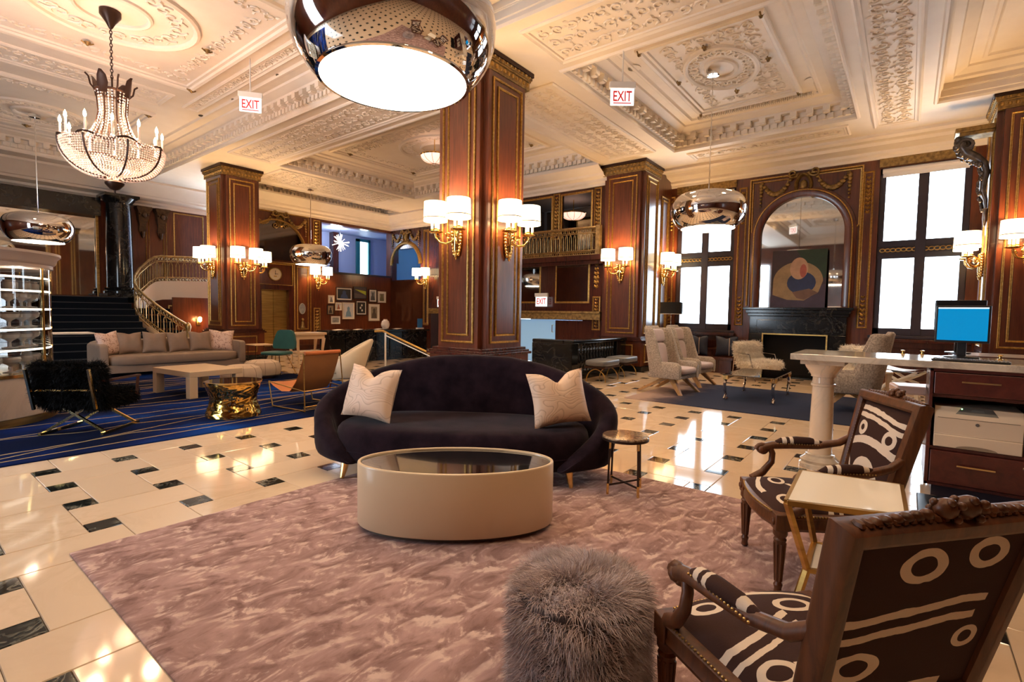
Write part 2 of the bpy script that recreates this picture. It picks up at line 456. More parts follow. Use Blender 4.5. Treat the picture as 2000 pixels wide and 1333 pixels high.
def ceiling_panel(x0, x1, y0, y1, cx, cy, ra, rb, z, seed):
    F = DN(z); b = MB()
    sweep(b, F, rect(x0,x1,y0,y1), [(0,0),(0,.05),(.03,.075),(.07,.06),(.09,.03),(.14,.03),(.15,.0)])
    sweep(b, F, oval(cx,cy,ra,rb), [(0,0),(.01,.04),(.05,.06),(.09,.04),(.10,.0)])
    sweep(b, F, oval(cx,cy,ra*.45,rb*.45), [(0,0),(.01,.03),(.04,.045),(.07,.03),(.08,.0)])
    obj('ceiling_frame', b, M_plaster, ceiling, 30)
    r = MB()
    for k in range(26):
        a = 2*PI*k/26; u, v = cx+ra*.72*math.cos(a), cy+rb*.72*math.sin(a)
        r.tube([F(*p, .012) for p in spiral(u, v, .13, a, 1.1, 1 if k % 2 else -1, 9)], .018, 5)
    w = .42
    for (a0, a1, c0, c1) in ((x0+.2,x1-.2,y0+.2,y0+.2+w), (x0+.2,x1-.2,y1-.2-w,y1-.2), (x0+.2,x0+.2+w,y0+.6,y1-.6), (x1-.2-w,x1-.2,y0+.6,y1-.6)):
        scrolls(r, F, a0, a1, c0, c1, .21, .022, seed)
    tag(obj('scroll_relief', r, M_plaster, ceiling, 50), kind='stuff')
ceiling_panel(7.75, 10.95, 1.75, 3.65, 9.2, 2.72, .85, .60, ZC+.05, 2)
ceiling_panel(.45, 4.1, 7.1, 11.2, 2.35, 9.2, 1.1, 1.05, ZC+.05, 3)
ceiling_panel(.45, 4.1, 13.2, 16.6, 2.5, 15.4, .9, .85, ZC+.05, 4)
ceiling_panel(7.75, 10.8, 7.3, 12.3, 9.3, 9.8, .9, 1.1, ZC+.05, 5)
ceiling_panel(.6, 4.3, -.6, 3.8, 2.1, 2.6, .9, .9, ZC+.05, 6)
# long relief strips in the beams and beside the panels
def strip(x0, x1, y0, y1, z, seed, size=.26):
    size *= .72
    F = DN(z); b = MB()
    sweep(b, F, rect(x0,x1,y0,y1), [(0,0),(0,.02),(.03,.04),(.06,.02),(.09,.02),(.10,0)])
    obj('ceiling_frame', b, M_plaster, ceiling, 30)
    r = MB(); scrolls(r, F, x0+.13, x1-.13, y0+.13, y1-.13, size, .018, seed)
    tag(obj('scroll_relief', r, M_plaster, ceiling, 50), kind='stuff')
strip(5.62, 6.72, -.9, 4.35, ZS, 11, .30)
strip(5.62, 6.72, 6.7, 13.3, ZS, 12, .30)
strip(7.15, 11.5, 4.8, 6.05, ZS, 13, .30)
strip(7.15, 11.4, 13.65, 15.2, ZS, 14, .30)
strip(7.15, 12.6, -.02, .72, ZS, 15, .30)
strip(4.3, 4.62, 7.3, 12.3, ZC+.05, 16, .24)
strip(.5, 4.0, 11.75, 12.6, ZC+.05, 17, .28)
strip(12.1, 12.75, 1.1, 4.3, ZS, 18, .30)
# ribbed fillets, recessed downlights, small gilt bosses, vents
b = MB()
for k in range(60):
    t = 1.6+k*.036
    b.box(11.12, 11.22, t, t+.018, ZC+.0, ZC+.05)
obj('reeded_fillet', b, M_plaster, ceiling, 0)
me_dl = mesh_of('downlight', MB().lathe([(.055,0),(.055,.012),(.04,.014),(.035,-.0)], 14), plain('downlight_metal', (.10,.075,.05), .4, .6))
me_boss = mesh_of('boss', MB().lathe([(.0,-.06),(.02,-.05),(.03,-.02),(.05,0)], 8).tube([(-.08,0,0),(-.03,0,-.03),(.03,0,-.03),(.08,0,0)], .012, 5), M_gilt)
for k, (x, y, z) in enumerate([(7.6,4.0,ZC),(8.6,4.0,ZC),(9.6,4.0,ZC),(10.6,4.0,ZC),(11.2,3.4,ZC),(11.2,2.4,ZC),(11.2,1.5,ZC),(10.2,1.4,ZC),(9.0,1.4,ZC),(8.0,1.4,ZC),
        (8.0,6.9,ZC),(9.2,6.9,ZC),(10.4,6.9,ZC),(7.5,8.0,ZC),(7.5,10,ZC),(7.5,12,ZC),(4.8,7.5,ZC),(4.8,9.2,ZC),(4.8,11,ZC),(4.75,12.5,ZC),(3.2,12.95,ZC),(1.6,12.95,ZC),(2.2,6.75,ZC)]):
    obj('downlight', me_dl, None, ceiling, loc=(x, y, z+.035))
for x, y in [(9.2,3.45),(9.2,1.98),(8.25,2.7),(10.15,2.7),(7.82,3.6),(7.82,1.8),(10.9,3.6),(10.9,1.8),(.5,7.15),(.5,11.1),(4.05,7.15),(4.05,11.1),(2.35,7.9),(2.35,10.5),(1.1,9.2),(3.6,9.2),(.5,13.3),(4.0,13.3),(2.5,16.4),(8.2,7.6),(10.4,7.6),(8.2,12),(10.4,12)]:
    obj('boss', me_boss, None, ceiling, loc=(x, y, ZC))
vent = mesh_of('vent', MB().lathe([(.11,0),(.11,.008),(.085,.012),(.08,.004),(.0,.004)], 18), M_plaster)
obj('vent', vent, None, ceiling, loc=(10.55,1.55,ZC+.03)); obj('vent', vent, None, ceiling, loc=(8.3,3.9,ZC+.03))

# ================================================================ walls
def wall_panel(mb, F, u0, u1, v0, v1, nested=True, w=.035):
    pf = [(0,0),(0,.018),(w*.4,.026),(w*.7,.012),(w,.016),(w*1.1,0)]
    sweep(mb, F, rect(u0,u1,v0,v1), pf)
    if nested:
        g = min(.11, (u1-u0)*.16); sweep(mb, F, rect(u0+g,u1-g,v0+g,v1-g), pf)
def garland(mb, F, cu, cv, w, h, d=.06):
    """carved cartouche with swags to both sides, cu,cv its centre"""
    k = h
    sweep(mb, F, oval(cu, cv, .17*k/.55, .25*k/.55, 20), [(0,.0),(-.0,d),(.04,d*1.5),(.07,d*.8),(.08,0)])
    st = len(mb.v); mb.ball((0,0,0), (.085,.04,.12), 8, 6); q = F(cu, cv, d*.5); mb.v[st:] = [tuple(q+F.u*p[0]+F.v*p[2]+F.n*p[1]) for p in mb.v[st:]]
    for s in (-1, 1):
        mb.tube([F(*p, d) for p in spiral(cu+s*.2*k/.55, cv+.25*k/.55, .12, PI if s > 0 else 0, 1.3, s, 12)], .025, 5)
        mb.tube([F(*p, d) for p in spiral(cu+s*.20*k/.55, cv-.2*k/.55, .10, 0, 1.2, s, 12)], .02, 5)
        u0, u1 = cu+s*.28, cu+s*(w/2-.10)
        n = 11
        for i in range(n+1):
            t = i/n; u = u0+(u1-u0)*t; v = cv+.15-(1-(2*t-1)**2)*.30
            st = len(mb.v); r = .045+.03*math.sin(PI*t); mb.ball((0,0,0), (r, .03, r*.85), 6, 4)
            q = F(u, v, d*.6); mb.v[st:] = [tuple(q+F.u*p[0]+F.v*p[2]+F.n*p[1]) for p in mb.v[st:]]
        for i in range(7):
            st = len(mb.v); r = .055-.005*i; mb.ball((0,0,0), (r, .03, r), 6, 4)
            q = F(u1+s*.02, cv+.1-i*.085, d*.6); mb.v[st:] = [tuple(q+F.u*p[0]+F.v*p[2]+F.n*p[1]) for p in mb.v[st:]]
def drop(mb, F, u, v0, v1, w, d=.03):
    """narrow hanging ornament of leaves and berries"""
    n = max(3, int((v1-v0)/(w*.55)))
    for i in range(n):
        v = v1-(v1-v0)*(i+.5)/n; s = w*.5*(1-.35*abs(2*i/n-1))
        for q in (-1, 1):
            mb.add([F(u,v-s*.6,0), F(u+q*s*.9,v,d*.3), F(u+q*s*.6,v+s*.8,d), F(u,v+s*.4,d*.6), F(u+q*s*.45,v+s*.15,d*1.4)], [(0,1,4),(1,2,4),(2,3,4),(3,0,4)])
        st = len(mb.v); mb.ball((0,0,0), (s*.3,d*.8,s*.3), 6, 4); c = F(u,v,d*.5); mb.v[st:] = [tuple(c+F.u*p[0]+F.v*p[2]+F.n*p[1]) for p in mb.v[st:]]

def slab(F, u0, u1, v0, v1, d0, d1, mb=None):
    mb = mb or MB()
    vs = [F(u,v,d) for d in (d0,d1) for u,v in ((u0,v0),(u1,v0),(u1,v1),(u0,v1))]
    return mb.add(vs, [(3,2,1,0),(4,5,6,7),(0,1,5,4),(1,2,6,5),(2,3,7,6),(3,0,4,7)])
def holed(F, u0, u1, v0, v1, holes, d0, d1):
    """a slab with rectangular openings"""
    us = sorted({u0,u1,*[h[0] for h in holes],*[h[1] for h in holes]}); vs = sorted({v0,v1,*[h[2] for h in holes],*[h[3] for h in holes]})
    mb = MB()
    for i in range(len(us)-1):
        for j in range(len(vs)-1):
            a, c = (us[i]+us[i+1])/2, (vs[j]+vs[j+1])/2
            if any(h[0] < a < h[1] and h[2] < c < h[3] for h in holes): continue
            slab(F, us[i], us[i+1], vs[j], vs[j+1], d0, d1, mb)
    return mb

# --- window wall (x = 13.9), u = y
FW = Plane((13.9,0,0), (0,1,0), (0,0,1), (-1,0,0))
WIN = [(3.62,5.12,1.06,4.72), (-.90,.62,1.06,4.72), (-5.2,-3.6,1.06,4.72)]
wall_right = struct('wall_right', holed(FW, -6.2, 5.5, -.02, 5.3, WIN, -.35, 0), M_wood, smooth=0)
g = MB()
for u in (3.44, .82, 5.3):
    wall_panel(g, FW, u-.10, u+.10, 1.2, 4.7, False)
    drop(g, FW, u, 3.75, 4.6, .16); drop(g, FW, u, 1.25, 1.95, .16)
obj('gilt_moulding', g, M_gold, wall_right)
b = MB()
for u0, u1 in ((3.55,5.2),(-.98,.70)):
    slab(FW, u0, u1, .62, .80, 0, .02, b); slab(FW, u0+.1, u1-.1, .12, .56, 0, .02, b)
    slab(FW, u0-.05, u1+.05, .92, .99, 0, .16, b)
obj('dado_panel', b, M_wood_dark, wall_right, 0, bev=.008)
def window(n, u0, u1, v0, v1, label):
    root = bpy.data.objects.new('window_%d' % n, None); COL.objects.link(root); root['kind'] = 'structure'
    root['label'] = label
    f = MB(); t = .11; mid = (u0+u1)/2; tr = 2.92
    slab(FW,u0,u0+t,v0,v1,-.20,-.08,f); slab(FW,u1-t,u1,v0,v1,-.20,-.08,f)
    slab(FW,u0,u1,v0,v0+t+.05,-.20,-.08,f); slab(FW,u0,u1,v1-t,v1,-.20,-.08,f)
    slab(FW,mid-.09,mid+.09,v0,v1,-.20,-.06,f); slab(FW,u0,u1,tr-.17,tr-.05,-.20,-.07,f); slab(FW,u0,u1,tr+.08,tr+.22,-.20,-.07,f)
    slab(FW,u0,u1,tr-.06,tr+.09,-.19,-.10,f)
    obj('window_frame', f, M_blackframe, root, 0, bev=.006)
    o = MB(); k = int((u1-u0)/.10)
    for i in range(k):
        c = u0+.06+(u1-u0-.12)*(i+.5)/k
        sweep(o, FW, oval(c, tr+.015, .058, .045, 12), [(0,-.10),(0,-.075),(.018,-.07),(.022,-.10)])
    obj('gilt_guilloche', o, M_gold, root)
    for a, c in ((u0+t, mid-.09), (mid+.09, u1-t)):
        for e, h in ((v0+t+.05, tr-.17), (tr+.22, v1-t)):
            obj('pane', slab(FW, a, c, e, h, -.15, -.144), M_glass, root, 0)
    s = MB(); slab(FW,u0-.08,u1+.08,v0-.06,v0,-.2,.05,s); obj('window_sill', s, M_blackframe, root, 0, bev=.006)
    h = MB(); slab(FW,u0-.02,u1+.02,v1+.02,v1+.20,0,.05,h); obj('gilt_pelmet', h, M_gilt, root, 0)
    bl = MB(); bl.tube([FW(u0+.04,v1-.06,-.02), FW(u1-.04,v1-.06,-.02)], .055, 10)
    slab(FW,u0+.05,u1-.05,v1-.20,v1-.06,-.03,-.02,bl); obj('roller_blind', bl, plain('blind_fabric_%d' % n, (.75,.74,.76), .7), root)
    return root
window(1, *WIN[0], 'tall dark framed window with four panes beside the tall wing chairs')
window(2, *WIN[1], 'tall dark framed window with four panes behind the computer desk')
window(3, *WIN[2], 'tall dark framed window further along the panelled wall')
# arched fireplace bay
AC, AR, AS = 2.10, .875, 3.42
g = MB(); arch = [(AC-AR, 1.66)] + arc(AC, AS, AR, PI, 0, 28) + [(AC+AR, 1.66)]
arch = arch[::-1]
w = MB()
outer = [(u+.0, v) for u, v in arch]
sweep(w, FW, arch, [(0,0),(0,.10),(-.05,.12),(-.13,.12),(-.15,.06),(-.22,.05),(-.23,0)], False)
obj('arch_moulding', w, M_wood, wall_right)
sweep(g, FW, arch, [(-.14,.12),(-.14,.135),(-.165,.13),(-.17,.10)], False)
sweep(g, FW, [(3.28,1.7),(3.28,4.86),(.92,4.86),(.92,1.7)], [(0,0),(0,.03),(.03,.035),(.045,0)], False)
for s in (1, -1):
    sp = [(AC+s*1.12, 3.55), (AC+s*1.12, 4.78), (AC+s*.30, 4.78)]
    sp += [(AC+s*1.08*math.cos(a), AS+1.08*math.sin(a)) for a in [1.15-i*.12 for i in range(10)]]
    sweep(g, FW, sp, [(0,0),(0,.02),(.02,.025),(.03,0)], True)
obj('gilt_moulding', g, M_gold, wall_right)
c = MB(); garland(c, FW, AC, 4.58, 2.0, .62, .07); obj('carved_garland', c, M_gilt, wall_right, 60)
mir = MB(); pl = [FW(u, v, .02) for u, v in arch]; mir.add(pl, [tuple(range(len(pl)))])
obj('arch_mirror', mir, M_mirror, wall_right, 0)
# cornice under the ceiling round the room
def cornice(name, F, u0, u1, z0, reach, parent):
    b = MB(); pf = [(0,z0),(.05,z0),(.06,z0+.06),(.12,z0+.10),(.13,z0+.16),(reach*.5,z0+.20),(reach*.55,z0+.26),(reach*.62,z0+.27),(reach*.9,ZS-.10),(reach,ZS-.06),(reach,ZS)]
    b.loft([[F(u, z, d) for d, z in pf] for u in (u0, u1)], False, False, False)
    return obj(name, b, M_plaster, parent, 25)
cornice('cornice', FW, -6.2, 5.4, 4.92, .85, wall_right)

# --- pilaster block at the jog (x 11.9..13.9, y 5.24..6.36) and the balcony wall behind it
def notched(w, d, n=.07):
    return [(n,0),(w-n,0),(w-n,n),(w,n),(w,d-n),(w-n,d-n),(w-n,d),(n,d),(n,d-n),(0,d-n),(0,n),(n,n)]
def column(x, y, w, d, label, top=ZS, faces='xyXY', group=None):
    c = thing('wood_column', label, 'column', (x, y, 0), 0, group)
    nt = .09
    obj('shaft', MB().prism(notched(w, d, nt), .84, top-.24), M_wood, c, 0, bev=.006)
    bs = MB(); e = .05
    bs.prism([(-e,-e),(w+e,-e),(w+e,d+e),(-e,d+e)], .14, .76)
    obj('dado', bs, M_wood, c, 0, bev=.006)
    rl = MB()
    for q, z0, z1 in ((.09,.76,.80),(.06,.80,.83),(.02,.83,.87)): rl.box(-q,w+q,-q,d+q,z0,z1)
    obj('dado_rail', rl, M_wood_dark, c, 0, bev=.005)
    obj('plinth', MB().box(-.09,w+.09,-.09,d+.09,0,.14), M_black_marble, c, 0, bev=.006)
    g = MB(); pn = MB()
    FF = {'x': (Plane((0,0,0),(0,1,0),(0,0,1),(-1,0,0)), d), 'y': (Plane((0,0,0),(1,0,0),(0,0,1),(0,-1,0)), w),
          'X': (Plane((w,0,0),(0,1,0),(0,0,1),(1,0,0)), d), 'Y': (Plane((0,d,0),(1,0,0),(0,0,1),(0,1,0)), w)}
    for k in faces:
        F, L = FF[k]
        wall_panel(g, F, .17, L-.17, .95, top-.36, True, .032)
        slab(F, .32, L-.32, 1.1, top-.51, 0, .012, pn)
        Fd = Plane(F.o+F.n*e, F.u, F.v, F.n); wall_panel(g, Fd, .16, L-.16, .22, .68, False, .03)
    obj('gilt_moulding', g, M_gold, c); obj('raised_panel', pn, M_wood, c, 0)
    cp = MB()
    for q, z0, z1 in ((.012,top-.28,top-.25),(.012,top-.25,top-.15),(.03,top-.15,top-.12),(.045,top-.12,top-.07)): cp.box(-q,w+q,-q,d+q,z0,z1)
    obj('capital', cp, M_gilt, c, 0, bev=.006)
    en = MB()
    for k in faces:
        F, L = FF[k]; n = int(L/.09)
        for i in range(n):
            u = (i+.5)*L/n; st = len(en.v); en.ball((0,0,0), (.030,.025,.034), 6, 4); q = F(u, top-.20, .012); en.v[st:] = [tuple(q+F.u*p[0]+F.v*p[2]+F.n*p[1]) for p in en.v[st:]]
            st = len(en.v); en.ball((0,0,0), (.026,.03,.02), 6, 4); q = F(u, top-.095, .045); en.v[st:] = [tuple(q+F.u*p[0]+F.v*p[2]+F.n*p[1]) for p in en.v[st:]]
    obj('egg_and_dart', en, M_gold, c)
    obj('abacus', MB().box(-.065,w+.065,-.065,d+.065,top-.07,top-.004), M_iron, c, 0, bev=.006)
    return c
column(5.64, 4.96, 1.05, 1.02, 'square mahogany column with gilt panels rising behind the dark sofa')
column(5.95, 14.40, 1.0, 1.12, 'square mahogany column with gilt panels standing behind the beige sofa')
pil = column(11.9, 5.24, 1.04, 1.12, 'mahogany pilaster with gilt panels beside the window with wing chairs', faces='xy')
pil2 = column(11.9, -2.16, 1.04, 1.12, 'mahogany pilaster with gilt panel behind the computer monitor', faces='xY')
b = MB(); b.box(12.94,13.95,5.3,6.36,0,ZS); g = MB(); Fj = Plane((12.94,5.3,0),(1,0,0),(0,0,1),(0,-1,0))
wall_panel(g, Fj, .22, .78, .95, 4.6)
wj = struct('wall_return', b, M_wood, smooth=0); obj('gilt_moulding', g, M_gold, wj)
b = MB(); b.box(12.94,13.55,-2.2,-1.06,0,ZS); struct('wall_pier', b, M_wood, smooth=0)
# carved bracket on the near pilaster, lit by the window
br = thing('carved_bracket', 'carved dark scroll bracket high on the pilaster beside the window', 'bracket', (12.2,-1.035,4.0))
M_pew = plain('pewter_carving', (.16,.14,.13), .3, .7, c2=(.06,.05,.05), sc=12)
SPN = [(.05,-.62),(.06,-.48),(.11,-.32),(.10,-.14),(.07,.0),(.11,.16),(.22,.28),(.34,.36),(.42,.50),(.40,.64)]
for q in (-1, 0, 1):
    b = MB(); b.tube([(q*.075,y,z) for y, z in SPN], [.022,.030,.045,.05,.05,.06,.075,.085,.085,.06], 8); obj('scroll', b, M_pew, br, 60)
b = MB(); rb = random.Random(5)
for k in range(30):
    t = k/29*.999; i_ = int(t*9); f_ = t*9-i_; y = SPN[i_][0]*(1-f_)+SPN[i_+1][0]*f_; z = SPN[i_][1]*(1-f_)+SPN[i_+1][1]*f_
    r = .03+.03*t; b.ball((rb.uniform(-.12,.12), y+.04+.03*t, z-.02), (r, r, r*1.2), 7, 5)
obj('carved_leaves', b, M_pew, br, 60)
b = MB()
for s_ in (-1, 1): obj('volute', MB().tube([(s_*.13,.36+.12*math.cos(a)*(1-a/9),.50+.12*math.sin(a)*(1-a/9)) for a in [i*.5 for i in range(16)]], .035, 6), M_pew, br, 60)
obj('bracket_cap', MB().box(-.20,.20,0,.52,.72,.80).box(-.17,.17,0,.46,.66,.72), M_gilt, br, 0, bev=.01)
obj('pendant_drop', MB().lathe([(.0,-.95),(.02,-.9),(.035,-.8),(.03,-.68),(.05,-.62)], 10, (0,.05,0)), M_pew, br)

# --- balcony wall, x = 12.1, u = y
FB = Plane((12.1,0,0), (0,1,0), (0,0,1), (-1,0,0))
HB = [(6.78,7.75,3.1,4.72), (8.05,9.3,3.1,4.72)]
wall_balcony = struct('wall_balcony', holed(FB, 6.3, 12.4, 0, 5.25, HB+[(7.0,9.3,0,1.26)], -.12, 0), M_wood_dark, smooth=0)
g = MB()
for u0, u1 in ((6.50,6.72),(7.80,8.02)): drop(g, FB, (u0+u1)/2, 3.6, 4.7, .18); wall_panel(g, FB, u0, u1, 3.5, 4.78, False)
for u0, u1, v0, v1 in ((6.76,7.77,3.08,4.74),(8.03,9.3,3.08,4.74),(6.80,7.90,1.72,2.80),(8.4,9.2,1.72,2.8)): wall_panel(g, FB, u0, u1, v0, v1, False, .05)
drop(g, FB, 6.58, 1.05, 1.85, .16); wall_panel(g, FB, 6.46, 6.70, 1.0, 1.9, False); drop(g, FB, 6.60, 2.1, 2.8, .2)
obj('gilt_moulding', g, M_gold, wall_balcony)
obj('landing_mirror', slab(FB, 6.85, 7.85, 1.77, 2.75, 0, .02), M_mirror, wall_balcony, 0)
obj('landing_mirror', slab(FB, 8.45, 9.15, 1.77, 2.75, 0, .02), M_mirror, wall_balcony, 0)
gl = MB(); slab(FB, 6.42, 9.4, 1.27, 1.44, 0, .10, gl); slab(FB, 6.42, 9.4, 1.44, 1.50, 0, .14, gl)
obj('gilt_lintel', gl, M_gilt, wall_balcony, 0, bev=.008)
r_ = MB(); r_.box(12.2,13.9,6.4,9.6,4.74,4.8).box(13.85,13.9,6.4,9.6,3.0,4.8).box(12.2,13.9,9.55,9.6,3.0,4.8).box(12.2,13.9,6.36,6.42,3.0,4.8).box(12.2,13.9,6.4,9.6,2.95,3.0)
obj('upper_room', r_, plain('upper_room_plaster', (.20,.19,.19), .6), wall_balcony, 0)
obj('upper_mirror', MB().box(13.80,13.84,6.5,9.4,3.1,4.7), M_mirror, wall_balcony, 0)
r_ = MB(); r_.box(13.0,13.05,6.4,9.4,0,1.3).box(12.2,13.0,6.36,6.4,0,1.3)
obj('vestibule', r_, plain('vestibule_paint', (.42,.60,.75), .4, c2=(.5,.68,.8)), wall_balcony, 0)
door_ = MB(); slab(FB, 7.0, 7.9, 0, 1.24, -.10, -.03, door_); d1 = struct('door_1', door_, M_wood_dark, smooth=0, bev=.006)
tag(d1, 'dark wooden door leaf under the gilt lintel below the balcony')
h = MB(); h.tube([FB(7.95,.9,.0), FB(7.95,.9,.06), FB(7.95,1.1,.06), FB(7.95,1.1,0)], .012, 6); obj('door_handle', h, M_brass, d1)
g = MB(); slab(FB, 7.92, 9.3, .02, 1.25, -.06, -.04, g); obj('door_pane', g, plain('door_glass_daylight_glow', (.30,.52,.74), .3, emit=(.30,.58,.88), es=.22), wall_balcony, 0)  # opaque pane glows blue in place of daylight behind it

# --- far wall with lift and pictures, y = 17, u = x
FE = Plane((0,17,0), (1,0,0), (0,0,1), (0,-1,0))
wall_far = struct('wall_far', holed(FE, 7.3, 13.7, -.02, 5.3, [(8.18,9.12,0,2.09),(10.42,13.56,2.84,4.62)], -.3, 0), M_wood, smooth=0)
g = MB()
wall_panel(g, FE, 8.1, 9.3, 2.24, 2.98, False); wall_panel(g, FE, 9.34, 9.98, .62, 3.05, True); wall_panel(g, FE, 10.08, 10.34, .45, 1.5, False); wall_panel(g, FE, 10.08, 10.34, 3.5, 4.66, False)
drop(g, FE, 10.21, .5, 1.42, .2); drop(g, FE, 10.21, 3.55, 4.6, .2)
ae = [(9.72, 3.1), (9.72, 3.45)] + arc(8.72, 3.42, 1.0, 0, PI, 24)[1:] ; 
sweep(g, FE, ae, [(0,0),(0,.10),(-.04,.11),(-.06,.0)], False)
sweep(g, FE, rect(7.6, 9.9, 3.0, 4.72), [(0,0),(0,.02),(.03,.03),(.04,0)])
obj('gilt_moulding', g, M_gold, wall_far)
c = MB(); garland(c, FE, 8.85, 4.44, 2.0, .5, .07); obj('carved_garland', c, M_gilt, wall_far, 60)
pl = [FE(u, v, .03) for u, v in [(9.72,3.1)] + arc(8.72, 3.42, 1.0, 0, PI, 24) + [(7.72,3.1)]]
mm = MB(); mm.add(pl, [tuple(range(len(pl)))]); obj('arch_mirror', mm, plain('dim_mirror', (.26,.22,.18), .06, 1), wall_far, 0)
b = MB(); slab(FE, 8.02, 8.18, 0, 2.25, 0, .06, b); slab(FE, 9.12, 9.28, 0, 2.25, 0, .06, b); slab(FE, 8.02, 9.28, 2.09, 2.25, 0, .07, b)
obj('door_casing', b, M_wood_dark, wall_far, 0, bev=.008)
d2 = struct('door_2', slab(FE, 8.18, 8.645, 0, 2.09, -.14, -.10), M_brass_soft, smooth=0); tag(d2, 'pair of brass lift doors beside the mahogany column')
obj('door_leaf', slab(FE, 8.655, 9.12, 0, 2.09, -.14, -.10), M_brass_soft, d2, 0)
obj('door_reveal', slab(FE, 8.1, 9.2, 0, 2.2, -.4, -.3), M_wood_dark, d2, 0)
cornice('cornice', FE, 7.2, 13.7, 4.72, .6, wall_far)
b = MB(); slab(FE, 10.4, 13.56, 2.80, 2.86, -.3, .06, b); obj('parapet_ledge', b, M_blackframe, wall_far, 0)
b = MB(); slab(FE, 10.4, 13.56, .40, .46, 0, .05, b); slab(FE, 7.4, 13.56, 0, .16, 0, .03, b); obj('wainscot_rail', b, M_wood_dark, wall_far, 0)
# upper room seen over the parapet
M_up = plain('blue_lit_white_wall', (.36,.42,.62), .5)  # white walls with the blue daylight put into their colour
b = MB(); b.box(10.3,16,19.5,19.6,2.5,5.2).box(10.2,10.3,17.3,19.6,2.5,5.2).box(10.2,16,17.3,19.6,4.72,4.8).box(10.2,16,17.3,19.6,2.5,2.6).box(15.9,16,17.3,19.6,2.5,4.8).box(13.6,16,17.3,17.35,2.5,4.8)
up = struct('wall_upper_room', b, M_up, smooth=0)
obj('dark_post', MB().box(12.3,12.55,19.2,19.5,2.6,4.72), M_wood_dark, up, 0)
b = MB(); b.box(13.6,13.75,19.38,19.5,2.7,4.6).box(14.2,14.3,19.38,19.5,2.7,4.6).box(13.6,14.3,19.38,19.5,4.5,4.62)
obj('teal_casing', b, plain('teal_paint', (.02,.17,.20), .4), up, 0)
obj('bright_window', MB().box(13.75,14.2,19.46,19.49,2.7,4.5), glow('upper_daylight', (.75,.92,1), 3.5), up, 0)
obj('bright_window', MB().box(10.55,11.0,19.46,19.49,3.2,4.6), glow('upper_daylight_side', (.75,.92,1), 3.5), up, 0)
lamp('upper_room_lamp', (11.8, 18.2, 4.4), 34, (.78,.86,1), .2)
# --- mirrored side wall, x = 13.55, u = y
FM = Plane((13.55,0,0), (0,1,0), (0,0,1), (-1,0,0))
wall_side = struct('wall_side', holed(FM, 12.2, 17.0, -.02, 5.3, [(15.18,16.92,2.70,3.4),(15.3,16.8,3.4,3.95)], -.25, 0), M_wood_dark, smooth=0)
obj('polished_panel', slab(FM, 15.05, 16.97, .5, 2.66, 0, .02), plain('polished_mahogany', (.09,.03,.015), .05, .55, c2=(.13,.045,.02), sc=2), wall_side, 0)
g = MB(); ap = arc(16.05, 3.30, .82, 0, PI, 22); sweep(g, FM, ap, [(.0,0),(.0,.07),(-.06,.09),(-.12,.04),(-.14,0)], False)
wall_panel(g, FM, 14.7, 15.0, .9, 4.6)
obj('gilt_moulding', g, M_gold, wall_side)
c = MB(); garland(c, FM, 16.05, 4.42, 1.75, .45, .06); obj('carved_garland', c, M_gilt, wall_side, 60)
b = MB(); b.box(15.2,15.25,12.2,18.0,2.3,4.8).box(13.8,15.2,17.25,17.3,2.3,4.8).box(13.8,15.2,12.2,12.25,2.3,4.8).box(13.8,15.25,12.2,17.3,4.75,4.8).box(13.8,15.25,12.2,17.3,2.3,2.35); obj('blue_back_wall', b, plain('blue_paint', (.22,.48,.80), .5), wall_side, 0)
lamp('arch_room_lamp', (14.4, 15.2, 4.2), 12, (.75,.88,1), .1)
cornice('cornice', FM, 12.2, 17.0, 4.72, .6, wall_side)
b = MB(); slab(FM, 13.2, 14.62, 1.36, 1.56, 0, .08, b); obj('gilt_lintel', b, M_gilt, wall_side, 0, bev=.006)
obj('dark_doorway', slab(FM, 13.25, 14.55, 0, 1.36, 0, .02), M_blackframe, wall_side, 0)
struct('wall_link', MB().box(12.1,13.8,12.2,12.4,0,5.25), M_wood_dark, smooth=0)
cornice('cornice', FB, 6.3, 12.4, 4.80, .6, wall_balcony)

# --- stair hall, y = 19
FS = Plane((0,19.2,0), (1,0,0), (0,0,1), (0,-1,0))
wall_left = struct('wall_left', holed(FS, -3.6, 7.6, 0, 5.3, [], -.2, 0), M_wood, smooth=0)
g = MB(); wall_panel(g, FS, 6.4, 7.3, 3.0, 4.55, False); wall_panel(g, FS, 5.62, 5.72, 1.7, 4.4, False, .02); wall_panel(g, FS, 6.1, 6.2, 1.7, 4.4, False, .02)
wall_panel(g, FS, 6.2, 7.3, .3, 1.5); obj('gilt_moulding', g, M_gold, wall_left)
obj('marble_frieze', slab(FS, -3.6, 4.42, 4.08, 4.6, 0, .35), M_black_marble, wall_left, 0)
obj('stair_mirror', slab(FS, 1.0, 4.42, 1.75, 4.08, 0, .03), M_mirror, wall_left, 0)
obj('mirror_edge', slab(FS, 4.36, 4.42, 1.72, 4.08, 0, .06), M_brass_soft, wall_left, 0)
cornice('cornice', FS, -3.6, 7.6, 4.60, .9, wall_left)
M_corb = plain('aged_bronze_carving', (.10,.055,.025), .45, .6, c2=(.035,.018,.01), sc=14)
